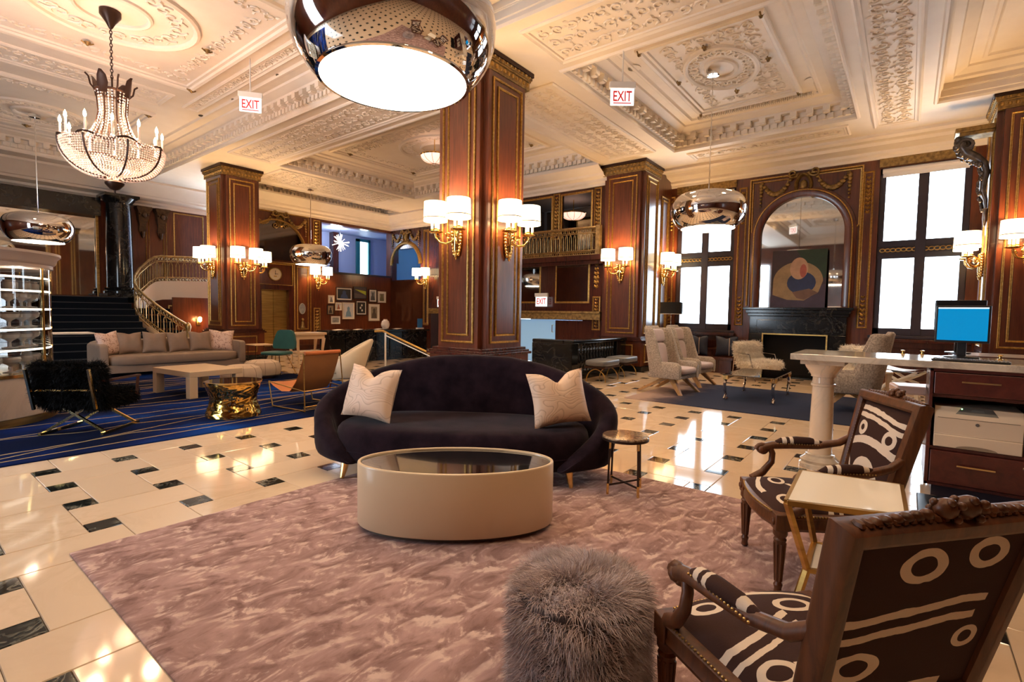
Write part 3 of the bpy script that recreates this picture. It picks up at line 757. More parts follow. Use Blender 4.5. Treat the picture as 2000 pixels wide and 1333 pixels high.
for k, x in enumerate((5.52, 6.02)):
    t = thing('carved_corbel', ('carved gilt corbel on the wall next to the black marble column','carved gilt corbel on the wall next to the framed wall panel')[k], 'corbel', (x, 19.18, 3.8), 0, 'pair of corbels above the stair')
    b = MB(); b.loft([[(-w_,0,z),(-w_,-d_,z),(w_,-d_,z),(w_,0,z)] for w_, d_, z in ((.05,.04,-.1),(.10,.10,.05),(.08,.09,.2),(.13,.2,.4),(.15,.26,.6),(.2,.3,.7),(.2,.3,.76))])
    for q in range(5): b.ball((-.1+.05*q, -.24, .52), .04, 6, 4)
    obj('corbel_body', b, M_corb, t); obj('pendant_drop', MB().lathe([(.0,-.22),(.05,-.14),(.06,0)], 10, (0,-.06,0)), M_corb, t)
    obj('carved_face', MB().ball((0,-.27,.50), (.07,.05,.09), 10, 7).ball((-.09,-.2,.56), .05, 8, 5).ball((.09,-.2,.56), .05, 8, 5), M_corb, t)
bc = thing('marble_column', 'round black marble column at the head of the dark stairs', 'column', (4.78, 18.6, 1.7))
obj('shaft', MB().lathe([(.34,.3),(.33,1.4),(.30,2.75)], 32), M_black_marble, bc); obj('base', MB().box(-.42,.42,-.42,.42,0,.12).lathe([(.42,.12),(.42,.18),(.37,.22),(.39,.27),(.34,.30)], 32), M_black_marble, bc)
obj('capital', MB().lathe([(.30,2.75),(.33,2.78),(.40,2.88),(.42,2.92)], 32).box(-.42,.42,-.42,.42,2.92,3.0), M_black_marble, bc)
# straight flight of black steps
stair = thing('dark_staircase', 'wide flight of black carpeted stairs behind the pastry case', 'staircase', (0,0,0))
M_step = plain('black_stair_carpet', (.004,.006,.010), .95, spec=.05); M_nose = plain('stair_nosing', (.02,.025,.035), .4)
me_st = mesh_of('step', MB().box(-1.75,1.75,0,.36,0,.17), M_step, 0); me_n = mesh_of('nosing', MB().box(-1.75,1.75,-.012,.012,.155,.172), M_nose, 0)
for k in range(10):
    s = obj('step', me_st, None, stair, loc=(3.05, 15.3+k*.30, k*.17)); obj('nosing', me_n, None, s)
obj('landing', MB().box(-3.0,5.2,18.3,19.15,1.55,1.695), M_step, stair, 0)
# room behind the camera and to the left (closed off, with daylight windows)
FR = Plane((0,-6,0), (1,0,0), (0,0,1), (0,1,0)); FL = Plane((-3.3,0,0), (0,1,0), (0,0,1), (1,0,0))
struct('wall_front', holed(FR, -3.6, 14, 0, 5.3, [], -.2, 0), M_wood, smooth=0)
struct('wall_entry', holed(FL, -6.2, 19.2, 0, 5.3, [(6.2,8.6,.3,4.3)], -.2, 0), M_wood, smooth=0)
# ================================================================ rugs
def rug(name, label, x0, x1, y0, y1, mat, th=.014):
    b = MB(); n = 40; e = .02
    path = rect(x0, x1, y0, y1)
    sweep(b, CF, path, [(0,.001),(0,th*.6),(e*.4,th*.92),(e,th)])
    b.add([(x0+e,y0+e,th),(x1-e,y0+e,th),(x1-e,y1-e,th),(x0+e,y1-e,th)], [(0,1,2,3)])
    return tag(obj(name, b, mat, None, 30), label, 'rug')
def pink_rug_mat():
    t = NT('mauve_carved_pile')
    def field(off):
        tc = t.n('ShaderNodeTexCoord'); mp = t.n('ShaderNodeMapping'); t.l(tc.outputs['Object'], mp.inputs[0])
        mp.inputs['Rotation'].default_value = (0,0,.9); mp.inputs['Scale'].default_value = (2.6,4.6,1); mp.inputs['Location'].default_value = (0,off,0)
        return t.noise(mp.outputs[0], 1.9, 6, .58, .55)
    a, b2 = field(0), field(.10)
    em = t.math('SUBTRACT', a, b2); v = t.coord()  # offset difference: cream flecks plus painted highlights and shade of carved pile
    brk = t.noise(v, 7, 3)
    base = t.ramp(a, [(.30, (.24,.137,.122)), (.50, (.42,.260,.235)), (.70, (.56,.365,.335))])
    lit_fleck = t.math('MULTIPLY', t.ramp(em, [(.015, (0,0,0)), (.085, (1,1,1))]), t.ramp(brk, [(.38, (.15,.15,.15)), (.58, (1,1,1))]))
    dark = t.ramp(t.math('MULTIPLY', em, -1), [(.05, (0,0,0)), (.16, (1,1,1))])
    col = t.mix(t.math('MULTIPLY', dark, .45), base, (.165,.09,.078))
    t.base(t.mix(t.math('MULTIPLY', lit_fleck, .85), col, (.76,.56,.48)))
    t.p(Roughness=.95, Specular_IOR_Level=.06)
    t.bump(t.math('ADD', a, t.math('MULTIPLY', t.noise(v, 420, 2), .25)), .6, .03)
    return t.m
rug('pink_rug', 'mauve pink rug with a carved cloudy pattern under the oval table', *RUGS[0], pink_rug_mat())
def blue_rug_mat():
    t = NT('blue_line_pile'); v = t.coord(); sp = t.n('ShaderNodeSeparateXYZ'); t.l(v, sp.inputs[0])
    n = t.noise(v, .55, 3, .5); wob = t.math('MULTIPLY', t.math('SUBTRACT', t.noise(v, .9, 2), .5), .55)
    base = t.ramp(n, [(.42, (.003,.006,.024)), (.53, (.004,.014,.085)), (.64, (.005,.046,.25))])
    mask = None; rr = random.Random(4)
    for k in range(17):
        a = rr.choice([.03,.10,-.06,.17,.24,-.14,.32])+rr.uniform(-.03,.03); c = 6.35+k*.34+rr.uniform(-.15,.15)
        d = t.math('SUBTRACT', t.math('ADD', sp.outputs[1], t.math('MULTIPLY', wob, rr.uniform(-1.2,1.2))), t.math('MULTIPLY_ADD', sp.outputs[0], a, c-a*2))
        h = t.math('LESS_THAN', t.math('ABSOLUTE', d), .014)
        mask = h if mask is None else t.math('MAXIMUM', mask, h)
    t.base(t.mix(mask, base, (.33,.23,.12))); t.p(Roughness=.95, Specular_IOR_Level=.04)
    t.bump(t.noise(v, 300, 2), .3, .01)
    return t.m
rug('blue_rug', 'deep blue rug crossed by thin gold lines under the beige sofa group', *RUGS[1], blue_rug_mat())
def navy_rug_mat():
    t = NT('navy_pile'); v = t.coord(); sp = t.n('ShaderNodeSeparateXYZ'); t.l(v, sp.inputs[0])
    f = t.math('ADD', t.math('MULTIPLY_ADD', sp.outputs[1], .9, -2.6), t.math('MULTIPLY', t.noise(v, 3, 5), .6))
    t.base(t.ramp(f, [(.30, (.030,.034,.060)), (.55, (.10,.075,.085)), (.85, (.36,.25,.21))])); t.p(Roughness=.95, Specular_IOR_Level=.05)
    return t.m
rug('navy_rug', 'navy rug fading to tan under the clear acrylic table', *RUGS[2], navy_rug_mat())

# ================================================================ dark curved sofa
M_velvet = plain('aubergine_velvet', (.0085,.0045,.0080), .95, c2=(.0240,.0130,.0195), sc=6.0, sheen=.10, bump=.3, bsc=150, spec=.06)
SO = (3.24, 3.06); SRZ = face(-.84, -.54)
sofa = thing('curved_sofa', 'dark aubergine velvet curved sofa behind the oval drum table', 'sofa', (*SO, .0145), SRZ)
def lerp_tab(tab, x):
    for (a, p), (c, q) in zip(tab, tab[1:]):
        if x <= c: 
            t = max(0, (x-a)/(c-a)); t = t*t*(3-2*t) if False else t
            return p+(q-p)*t
    return tab[-1][1]
HT = [(0,.985),(15,.975),(30,.92),(45,.84),(60,.75),(80,.635),(95,.56),(110,.47),(122,.375),(132,.28),(140,.17)]
b = MB(); rings = []
for k in range(-70, 71):
    ph = k*2.0; a = math.radians(ph); s, c = math.sin(a), math.cos(a)
    h = lerp_tab(HT, abs(ph)); th = .16 if abs(ph) < 100 else .16-.03*(abs(ph)-100)/40
    ox, oy = 1.34*s, -(.60 if c > 0 else .60)*c
    nrm = Vector((s/1.34, -c/.6)).normalized()
    bulge = .03
    def pt(off, z): return (ox-nrm.x*off, oy-nrm.y*off, z)
    z0 = .125; lean = max(0, h-.45)*.16
    def q(off, z): return pt(off-(z-.45)*.16*(1 if h > .5 else .4), z)
    rings.append([q(.05,z0), q(0,z0+.02), q(-bulge*.6,z0+(h-z0)*.3), q(-bulge*.3,z0+(h-z0)*.7), q(.0,max(z0+.025,h-.05)), q(.035,max(z0+.03,h-.012)), q(th*.5,max(z0+.035,h)), q(th-.035,max(z0+.03,h-.012)), q(th,max(z0+.025,h-.05)), q(th+.01,z0+(h-z0)*.5), q(th+.01,z0)])
b.loft(rings)
obj('back_shell', b, M_velvet, sofa, 60, sub=1)
def seat_pt(t, k, z):
    a = 2*PI*t; s, c = math.sin(a), math.cos(a)
    x = 1.10*k*math.copysign(abs(s)**.75, s); y = (-.46 if c > 0 else -.47)*k*math.copysign(abs(c)**.7, c)+.0
    if c < 0: y += .05*(1-abs(s))
    return (x, y, z)
b = MB(); b.loft([[seat_pt(i/72, k, z) for i in range(72)] for k, z in ((.94,.125),(.985,.14),(1.0,.2),(1.005,.33),(.995,.385),(.97,.42),(.92,.44),(.7,.45),(.35,.452),(.05,.452))])
obj('seat', b, M_velvet, sofa, 60)
b = MB(); b.loft([[seat_pt(i/72, k, z) for i in range(72)] for k, z in ((1.008,.225),(1.014,.232),(1.008,.239))], False); obj('welt', b, M_velvet, sofa)
for x, y in ((-.93,.32),(.93,.34),(-.75,-.32),(.75,-.32)):
    obj('leg', MB().tube([(x,y,.14),(x*1.01,y*1.03,.07),(x*1.025,y*1.06,0)], [.034,.026,.016], 10), M_brass, sofa)
def pillow_mesh(name, w, h, t, mat, dent=.0, n=18):
    def f(sgn):
        def g(u, v):
            x, y = 2*u-1, 2*v-1
            e = (1-abs(x)**2.6)*(1-abs(y)**2.6)
            th = t*.5*max(0, e)**.55
            k = 1-.10*(1-abs(x)**1.5)*abs(y)**4; kx = 1-.10*(1-abs(y)**1.5)*abs(x)**4
            z = y*h/2*k
            if y > 0: z -= dent*math.exp(-(x/.30)**2)*y*y*1.0; th *= 1-.45*math.exp(-(x/.22)**2)*y
            return (x*w/2*kx, sgn*th, z)
        return g
    b = MB(); b.sheet(f(1), n, n); b.sheet(f(-1), n, n)
    m_ = mesh_of(name, b, mat, 70); return m_
def wavy_silk():
    t = NT('blush_wavy_silk'); v = t.coord((1.0,.3,1.5), (0,.6,0))
    n = t.noise(v, 3.2, 1.2, .4, .55)
    fr = t.math('FRACT', t.math('MULTIPLY', n, 17))
    d = t.math('ABSOLUTE', t.math('SUBTRACT', fr, .5))
    t.base(t.ramp(d, [(.0, (.50,.33,.235)), (.075, (.66,.46,.335)), (.16, (.74,.53,.39))])); t.p(Roughness=.45, Specular_IOR_Level=.3)
    t.bump(d, .35, .006)
    return t.m
M_silk = wavy_silk()
def loc_to_world(o, rz, p): 
    c, s = math.cos(rz), math.sin(rz); return (o[0]+c*p[0]-s*p[1], o[1]+s*p[0]+c*p[1], p[2])
me_p = pillow_mesh('throw_pillow', .53, .47, .20, M_silk, .09)
for (lx, ly, rz, tx, ty, lab) in ((.80,.10,-.30,-.30,-.06,'blush silk pillow with wavy lines at the sofa end near the blue rug'), (-.84,.07,.42,-.30,.08,'blush silk pillow with wavy lines at the sofa end beside the marble side table')):
    p = obj('throw_pillow', me_p, None); p.location = loc_to_world(SO, SRZ, (lx, ly, .700)); p.rotation_euler = Matrix.Rotation(SRZ+rz, 3, 'Z').to_euler()
    p.rotation_euler = (Matrix.Rotation(SRZ+rz, 3, 'Z') @ Matrix.Rotation(-tx, 3, 'X') @ Matrix.Rotation(ty, 3, 'Y')).to_euler()
    tag(p, lab, 'pillow', 'blush pillows on the curved sofa')

# ================================================================ oval drum table
dt = thing('drum_table', 'cream oval drum coffee table with black mirrored top on the pink rug', 'coffee table', (2.367, 2.29, .014), -.865)
A_, B_ = .638, .315
M_lacq = plain('cream_lacquer', (.70,.515,.325), .34, c2=(.67,.49,.305), sc=2, coat=.25)
b = MB(); rg = []
for k, z in ((.962,.035),(.99,.036),(1.0,.045),(1.0,.44),(.996,.447),(.99,.45),(.972,.45),(.966,.446),(.965,.425)):
    off = 1-k
    rg.append([((A_-off*.6)*math.cos(2*PI*i/96), (B_-off*.6)*math.sin(2*PI*i/96), z*.97) for i in range(96)])
b.loft(rg, False); obj('drum', b, M_lacq, dt, 40)
obj('top', MB().lathe([(.98,.415),(.98,.424),(.0,.424)], 96, sx=A_-.008, sy=B_-.008), plain('black_mirror_top', (.010,.009,.009), .02, spec=1.0, coat=1.0), dt, 0)
obj('plinth', MB().lathe([(1,0),(1,.036)], 64, sx=A_-.05, sy=B_-.05), plain('plinth_brown', (.14,.10,.07), .5), dt)  # set-back plinth in a plain darker brown

# ================================================================ small marble side table
st_ = thing('side_table', 'small round side table with brown marble top beside the dark sofa', 'side table', (3.69, 1.72, .014), .35)
obj('top', MB().lathe([(.165,.418),(.178,.42),(.18,.427),(.18,.447),(.176,.452),(.0,.452)], 40), veined('brown_marble', (.16,.09,.055), (.62,.45,.27), 9, .08, .10), st_)
obj('rim', MB().lathe([(.176,.416),(.183,.418),(.183,.436),(.178,.437)], 40, cap=False), M_iron, st_)
for k in range(4):
    a = PI/4+k*PI/2; c, s = math.cos(a), math.sin(a)
    leg = obj('leg', MB().rod((.15*c,.15*s,.42), (.165*c,.165*s,.0), .008), M_iron, st_)
    obj('brass_sleeve', MB().rod((.15*c,.15*s,.42), (.1525*c,.1525*s,.36), .0105).rod((.1615*c,.1615*s,.085), (.165*c,.165*s,0), .0105), M_brass, leg)
for k in range(2):
    a = PI/4+k*PI/2; c, s = math.cos(a), math.sin(a); obj('stretcher', MB().rod((.16*c,.16*s,.07+.002*k), (-.16*c,-.16*s,.07+.002*k), .008), M_iron, st_)

# ================================================================ fur stool
fs = thing('fur_stool', 'shaggy grey mauve fur pouf at the edge of the pink rug', 'stool', (1.585, .90, .014))
M_furg = plain('mauve_grey_fur', (.40,.315,.310), .85, c2=(.74,.61,.59), sc=7, spec=.15)
M_furbase = plain('fur_underlay', (.09,.065,.062), .9)
SP = [(.205,.02),(.225,.06),(.232,.2),(.232,.33),(.225,.38),(.20,.415),(.15,.43),(.0,.435)]
obj('cushion', MB().lathe(SP, 32), M_furbase, fs)
n = 26000
top = RNG.random(n) < .36
ang = RNG.random(n)*2*PI
r0 = np.where(top, .22*np.sqrt(RNG.random(n)), .23); z0 = np.where(top, .432-.10*np.clip(r0-.15,0,1)**1*2.0, .03+.37*RNG.random(n))
P = np.stack([r0*np.cos(ang), r0*np.sin(ang), z0], 1)
N = np.stack([np.cos(ang)*np.where(top, r0*3.2, 1), np.sin(ang)*np.where(top, r0*3.2, 1), np.where(top, 1.0-r0*2.0, .25)], 1)
sw = np.stack([np.where(top, .45, .25)*np.cos(ang+.7+2*np.sin(3*ang)*.3), np.where(top, .45, .25)*np.sin(ang+.7), 0*ang], 1)
tag(obj('fur', fur_mesh('fur', P, N, M_furg, .050, .0011, .55, .28, sw), None, fs), kind='stuff')

# ================================================================ carved armchairs
def ikat(name, ax, feats, base=(.042,.016,.012), light=(.74,.60,.47)):
    """dark brown cloth with cream rings, discs and wavy bands; ax = which local axes span the cloth"""
    t = NT(name); v = t.coord(); sp = t.n('ShaderNodeSeparateXYZ'); t.l(v, sp.inputs[0])
    wob = t.math('MULTIPLY', t.math('SUBTRACT', t.noise(v, 9, 3), .5), .022)
    X = t.math('ADD', sp.outputs[ax[0]], wob); Y = t.math('SUBTRACT', sp.outputs[ax[1]], wob)
    mask = None
    for f in feats:
        if f[0] == 'ring':
            _, cx, cy, r, w, asp = f
            dx = t.math('SUBTRACT', X, cx); dy = t.math('DIVIDE', t.math('SUBTRACT', Y, cy), asp)
            d = t.math('SQRT', t.math('ADD', t.math('MULTIPLY', dx, dx), t.math('MULTIPLY', dy, dy)))
            h = t.math('LESS_THAN', t.math('ABSOLUTE', t.math('SUBTRACT', d, r)), w)
        else:                                      # ('band', c, slope, amp, freq, phase, w, lo, hi)
            _, c, sl, am, fr, ph, w, lo, hi = f
            cy = t.math('ADD', t.math('MULTIPLY_ADD', X, sl, c), t.math('MULTIPLY', t.math('SINE', t.math('MULTIPLY_ADD', X, fr, ph)), am))
            h = t.math('LESS_THAN', t.math('ABSOLUTE', t.math('SUBTRACT', Y, cy)), w)
            h = t.math('MULTIPLY', h, t.math('MULTIPLY', t.math('GREATER_THAN', X, lo), t.math('LESS_THAN', X, hi)))
        mask = h if mask is None else t.math('MAXIMUM', mask, h)
    t.base(t.mix(mask, base, light)); t.p(Roughness=.85, Specular_IOR_Level=.25)
    t.bump(t.noise(v, 260, 2), .15, .004)
    return t.m
K_SEAT = ikat('ikat_seat', (0,1), [('ring',.11,.14,.055,.013,.6),('ring',-.17,.19,.045,.012,.7),('ring',-.16,-.12,.05,.013,.65),('ring',.17,-.10,.045,.013,.7),('band',.06,.1,.045,11,.5,.013,-.4,.05),('band',.01,.1,.045,11,.5,.010,-.4,.05),('band',-.15,-.2,.03,14,2,.013,-.1,.4),('band',.24,-.15,.02,12,1,.012,-.05,.4)])
K_INNER = ikat('ikat_inner_back', (0,2), [('ring',.11,.80,.03,.012,1),('ring',-.14,.78,.036,.012,1),('band',.885,.06,.012,9,1,.012,-.3,.3),('band',.845,.05,.018,9,1,.012,-.3,.3),('band',.70,0,.045,7.5,1.57,.021,-.3,.3),('ring',.0,.545,.072,.045,.95),('ring',.0,.545,.016,.02,1.3),('ring',.2,.55,.02,.03,1.5)])
K_OUTER = ikat('ikat_outer_back', (0,2), [('ring',-.045,.870,.050,.014,.66),('ring',.130,.888,.043,.013,.72),('band',.755,.01,.014,9,.3,.0105,-.3,.17),('band',.710,.015,.014,9,.3,.0105,-.3,.15),('ring',-.150,.615,.052,.015,.62),('ring',.150,.660,.030,.009,.8),('band',.525,.02,.008,8,1,.014,-.3,.12)])
K_ARM = ikat('ikat_arm', (2,1), [('band',.045,0,0,1,0,.012,-1,2),('band',.005,0,0,1,0,.010,-1,2),('band',-.13,0,0,1,0,.014,-1,2)])
M_carved = wood('carved_walnut', (.044,.012,.003), (.165,.050,.013), .42, (22,22,3), .0)
M_stud = plain('brass_stud', (.42,.28,.11), .35, 1)
def quad_surf(fn, nu, nv): return MB().sheet(fn, nu, nv)
def french_chair(label, loc, rz, group):
    c = thing('carved_armchair', label, 'armchair', loc, rz, group)
    # seat rails
    def outline(t):                       # front bowed seat outline, 0..1 around
        P_ = [(-.255,-.25),(.255,-.25),(.30,.20),(.285,.255),(.15,.295),(0,.305),(-.15,.295),(-.285,.255),(-.30,.20)]
        return P_
    ol = outline(0)
    b = MB(); sweep(b, CF, ol, [(.045,.335),(0,.335),(-.006,.35),(0,.365),(0,.395),(-.008,.405),(0,.415),(.02,.418),(.045,.415),(.045,.335)]); obj('seat_rail', b, M_carved, c, 30)
    def st(u, v):
        a = v; y = -.23+.50*a; hw = .235+.045*a; x = (2*u-1)*hw
        if v > .9: y += .02*(1-(2*u-1)**2)
        e = (1-abs(2*u-1)**4)*(1-abs(2*v-1)**4)
        return (x, y, .405+.065*max(0,e)**.5)
    obj('seat', MB().sheet(st, 18, 18), K_SEAT, c, 60)
    sd = MB()
    for k in range(44):
        t = k/43; 
        x = -.285+.57*t; y = .262+.045*(1-(2*t-1)**2); sd.ball((x, y, .412), .006, 5, 3)
    for s in (-1, 1):
        for k in range(30): sd.ball((s*(.262+.038*k/29), -.22+.42*k/29, .412), .006, 5, 3)
    tag(obj('seat_studs', sd, M_stud, c), kind='stuff')
    # turned fluted front legs, square rear legs
    for s in (-1, 1):
        x, y = s*.275, .245
        l = obj('leg', MB().lathe([(.014,0),(.020,.008),(.017,.03),(.022,.05),(.016,.06),(.026,.27),(.031,.285),(.024,.295),(.034,.31),(.034,.335)], 14, (x,y,0)), M_carved, c)
        fl = MB()
        for k in range(8):
            a = 2*PI*k/8; fl.rod((x+.0165*math.cos(a), y+.0165*math.sin(a), .07), (x+.0265*math.cos(a), y+.0265*math.sin(a), .265), .004, .006, 5)
        obj('fluting', fl, M_carved, l)
        r_ = MB(); r_.box(x-.034,x+.034,y-.034,y+.034,.335,.418); r_.ball((x,y+.036,.375), (.02,.012,.02), 8, 5); obj('rosette_block', r_, M_carved, l, bev=.004)
        obj('leg', MB().tube([(s*.25,-.245,.42),(s*.25,-.25,.3),(s*.255,-.285,.12),(s*.26,-.32,0)], [.026,.026,.022,.017], 8), M_carved, c)
    # leaning back
    tilt = Matrix.Translation((0,-.235,.40)) @ Matrix.Rotation(.23, 4, 'X') @ Matrix.Translation((0,.235,-.40))
    BF = Plane((0,-.255,0), (1,0,0), (0,0,1), (0,-1,0))
    bw = [(-.232,.50),(.232,.50),(.262,.985),(-.262,.985)]
    b = MB(); sweep(b, BF, bw, [(-.012,-.035),(-.022,-.02),(-.022,.015),(-.010,.03),(.012,.032),(.028,.022),(.032,0),(.032,-.03),(.02,-.042),(-.012,-.035)])
    for s in (-1, 1): b.bar((s*.236,-.25,.40), (s*.236,-.252,.52), .05, .05)
    for k in range(24):
        t = (k+.5)/24; b.ball((-.255+.51*t, -.262, 1.008), (.011,.016,.010), 6, 4)
    b.move(tilt); obj('back_frame', b, M_carved, c, 40)
    b = MB()
    for s, r in ((-.028,.027), (.030,.029)):
        b.ball((s,-.262,1.028), (r,r*.8,r*.85), 10, 7)
        for k in range(7): b.ball((s+r*.75*math.cos(k*.9), -.262-r*.7*math.sin(k*1.3), 1.028+r*.75*math.sin(k*.9)), r*.34, 6, 4)
    for s in (-1, 1):
        for k in range(6): b.ball((s*(.075+.026*k), -.262, 1.017-.001*k), (.016,.014,.013-.001*k), 6, 4)
    b.move(tilt); obj('carved_crest', b, M_carved, c, 60)
    def bk(sgn):
        def g(u, v):
            hw = .205+.028*v; x = (2*u-1)*hw; z = .53+.425*v
            e = max(0, (1-abs(2*u-1)**3)*(1-abs(2*v-1)**3))**.5
            return tuple(tilt @ Vector((x, -.25+(.045*e if sgn > 0 else -.018-.004*e), z)))
        return g
    obj('back_cushion', MB().sheet(bk(1), 14, 16), K_INNER, c, 60)
    obj('back_cloth', MB().sheet(bk(-1), 14, 16), K_OUTER, c, 60)
    sd = MB()
    for k in range(26):
        for s in (-1, 1): sd.ball((s*(.206+.028*k/25), -.226, .53+.425*k/25), .006, 5, 3)
    sd.move(tilt); tag(obj('back_studs', sd, M_stud, c), kind='stuff')
    for s in (-1, 1):
        pts = [(s*.245,-.315,.715),(s*.258,-.25,.668),(s*.275,-.14,.640),(s*.292,0,.632),(s*.298,.10,.625),(s*.296,.155,.605)]
        a = obj('arm', MB().tube(pts, [.020,.021,.022,.023,.024,.027], 10), M_carved, c, 60)
        sc = MB(); sc.tube([(s*.296+dx,.158+.034*math.cos(t)*(1-t/9),.594+.034*math.sin(t)*(1-t/9)) for t in [i*.45 for i in range(15)] for dx in (0,)], [.019-.0006*i for i in range(15)], 7)
        sc.ball((s*.296,.165,.598), (.03,.03,.028), 10, 7); obj('arm_scroll', sc, M_carved, a, 60)
        pst = [(s*.292,.12,.615),(s*.300,.10,.575),(s*.308,.10,.52),(s*.302,.15,.455),(s*.288,.215,.415)]
        obj('arm_post', MB().tube(pst, [.019,.018,.019,.022,.026], 9), M_carved, a, 60)
        pd = [(s*.270,-.17,.655),(s*.280,-.10,.662),(s*.288,-.03,.660),(s*.294,.05,.652),(s*.296,.085,.642)]
        obj('arm_pad', MB().tube(pd, [.012,.024,.027,.024,.012], 10), K_ARM, a, 60)
        sd = MB()
        for k in range(18):
            y = -.165+.245*k/17
            for q in (-1, 1): sd.ball((s*(.281+.05*(y+.1))+q*.0235, y, .645-.03*max(0,y)), .0045, 5, 3)
        tag(obj('arm_studs', sd, M_stud, a), kind='stuff')
    return c
french_chair('carved walnut armchair in brown and cream cloth facing the oval table', (3.17,.378,.0145), face(-.49,.871), 'carved armchairs')
french_chair('carved walnut armchair seen from behind next to the fur pouf', (1.662,.214,.0145), face(.632,.775), 'carved armchairs')

# ================================================================ brass and glass hourglass table
gt = thing('hourglass_table', 'brass hourglass side table with cream glass top between the carved armchairs', 'side table', (0,0,.0145))
C4 = [(2.30,.355),(2.42,-.03),(2.86,-.01),(2.80,.375)]
cen = Vector((sum(p[0] for p in C4)/4, sum(p[1] for p in C4)/4))
def ring4(k): return [tuple(cen+(Vector(p)-cen)*k) for p in C4]
T_, Md, Bt = ring4(1), ring4(.62), ring4(1)
M_cream_glass = plain('cream_back_painted_glass', (.95,.87,.74), .08, spec=.5)
b = MB()
for k in range(4):
    j = (k+1) % 4
    for nm, R4, z, w_ in (('top_rail', T_, .645, .022), ('middle_rail', Md, .34, .018), ('base_rail', Bt, .012, .022)): obj(nm, MB().bar((*R4[k],z), (*R4[j],z), w_, w_), M_brass_soft, gt, 0)
for k in range(4): obj('leg', MB().bar((*T_[k],.645), (*Md[k],.34), .02, .02).bar((*Md[k],.34), (*Bt[k],.012), .02, .02), M_brass_soft, gt, 0)
obj('top', MB().prism(ring4(.975), .648, .657), M_cream_glass, gt, 0)
obj('middle_shelf', MB().prism(ring4(.6), .338, .345), M_cream_glass, gt, 0)
obj('lower_shelf', MB().prism(ring4(.96), .010, .018), M_cream_glass, gt, 0)

# ================================================================ computer desk
M_carrara = veined('grey_marble', (.66,.58,.47), (.30,.25,.21), 3.5, .10, .10)
dk = thing('marble_desk', 'long marble topped desk on a marble column with wooden drawers', 'desk', (0,0,0))
obj('top', MB().box(5.20,6.05,-1.6,.83,1.035,1.09), M_carrara, dk, 0, bev=.005)
px_, py_ = 5.56, .60
sh = obj('pedestal', MB().lathe([(.098,.14),(.096,.45),(.088,.76),(.088,.775),(.102,.78),(.102,.80),(.090,.805),(.088,.86),(.104,.866),(.104,.882),(.115,.90),(.145,.945),(.155,.965),(.155,.985)], 32, (px_,py_,0)), veined('cream_pedestal_marble', (.74,.60,.45), (.40,.36,.32), 1.6, .14, .018), dk)
obj('capital_slab', MB().box(px_-.175,px_+.175,py_-.175,py_+.175,.985,1.035), M_carrara, sh, 0, bev=.006)
obj('pedestal_base', MB().lathe([(.17,0),(.17,.04),(.155,.05),(.165,.075),(.135,.10),(.12,.112),(.12,.13),(.098,.14)], 32, (px_,py_,0)), M_carrara, sh)
M_desk = wood('cherry_veneer', (.055,.010,.008), (.115,.024,.017), .3, (1.2,9,9), .2)
cx0, cx1, cy0, cy1 = 5.22, 5.98, -.80, -.16
cb = obj('cabinet', MB().box(cx0,cx1,cy1-.025,cy1,.10,1.035).box(cx0,cx1,cy0,cy0+.025,.10,1.035).box(cx0,cx1,cy0,cy1,.10,.125).box(cx0,cx1,cy0,cy1,1.01,1.035).box(cx0+.02,cx1,cy0,cy1,.805,.83).box(cx0+.02,cx1,cy0,cy1,.385,.41).box(cx1-.02,cx1,cy0,cy1,.1,1.03), M_desk, dk, 0, bev=.003)
M_hnd = plain('satin_brass_handle', (.72,.55,.28), .25, 1)
for z0, z1 in ((.835,1.005),(.13,.383)):
    d = obj('drawer', MB().box(cx0-.016,cx0+.40,cy0+.03,cy1-.03,z0,z1), M_desk, dk, 0, bev=.004)
    zc = z0+(z1-z0)*.62; yc = (cy0+cy1)/2+.02
    obj('handle', MB().bar((cx0-.045,yc-.11,zc), (cx0-.045,yc+.11,zc), .012, .012).bar((cx0-.016,yc-.09,zc), (cx0-.045,yc-.09,zc), .008, .008).bar((cx0-.016,yc+.09,zc), (cx0-.045,yc+.09,zc), .008, .008), M_hnd, d, 0)
    obj('lock', MB().rod((cx0-.016,cy0+.075,z1-.05), (cx0-.022,cy0+.075,z1-.05), .010), M_chrome, d)
obj('toe_kick', MB().box(cx0+.06,cx1,cy0-.8,cy1-.05,0,.10), M_blackframe, dk, 0)
b = MB().box(cx0,cx1,-1.6,-1.575,.10,1.035).box(cx0,cx1,-1.6,cy0,.10,.125)
for z in (.42,.56,.70): b.box(cx0+.03,cx1,-1.58,cy0,z,z+.018)
obj('pigeonholes', b, M_desk, dk, 0)
fm = tag(obj('floor_mat', MB().box(4.72,5.20,-1.5,-.12,.0,.022), plain('black_rubber', (.008,.009,.012), .35), None, 0, bev=.006), 'black rubber floor mat in front of the desk drawers', 'mat')
for k, z in enumerate((.438,.578,.718)):
    q = MB()
    for i in range(5): q.box(5.24+.004*i,5.50,-1.10-.003*i,-.83-.004*i,z+.009*i,z+.009*i+.008)
    tag(obj('paper_stack', q, plain('paper_white_%d' % k, (.72,.62,.5), .8), None, 0), 'small stack of cream paper on the %s pigeonhole shelf' % ('bottom','middle','top')[k], 'paper')
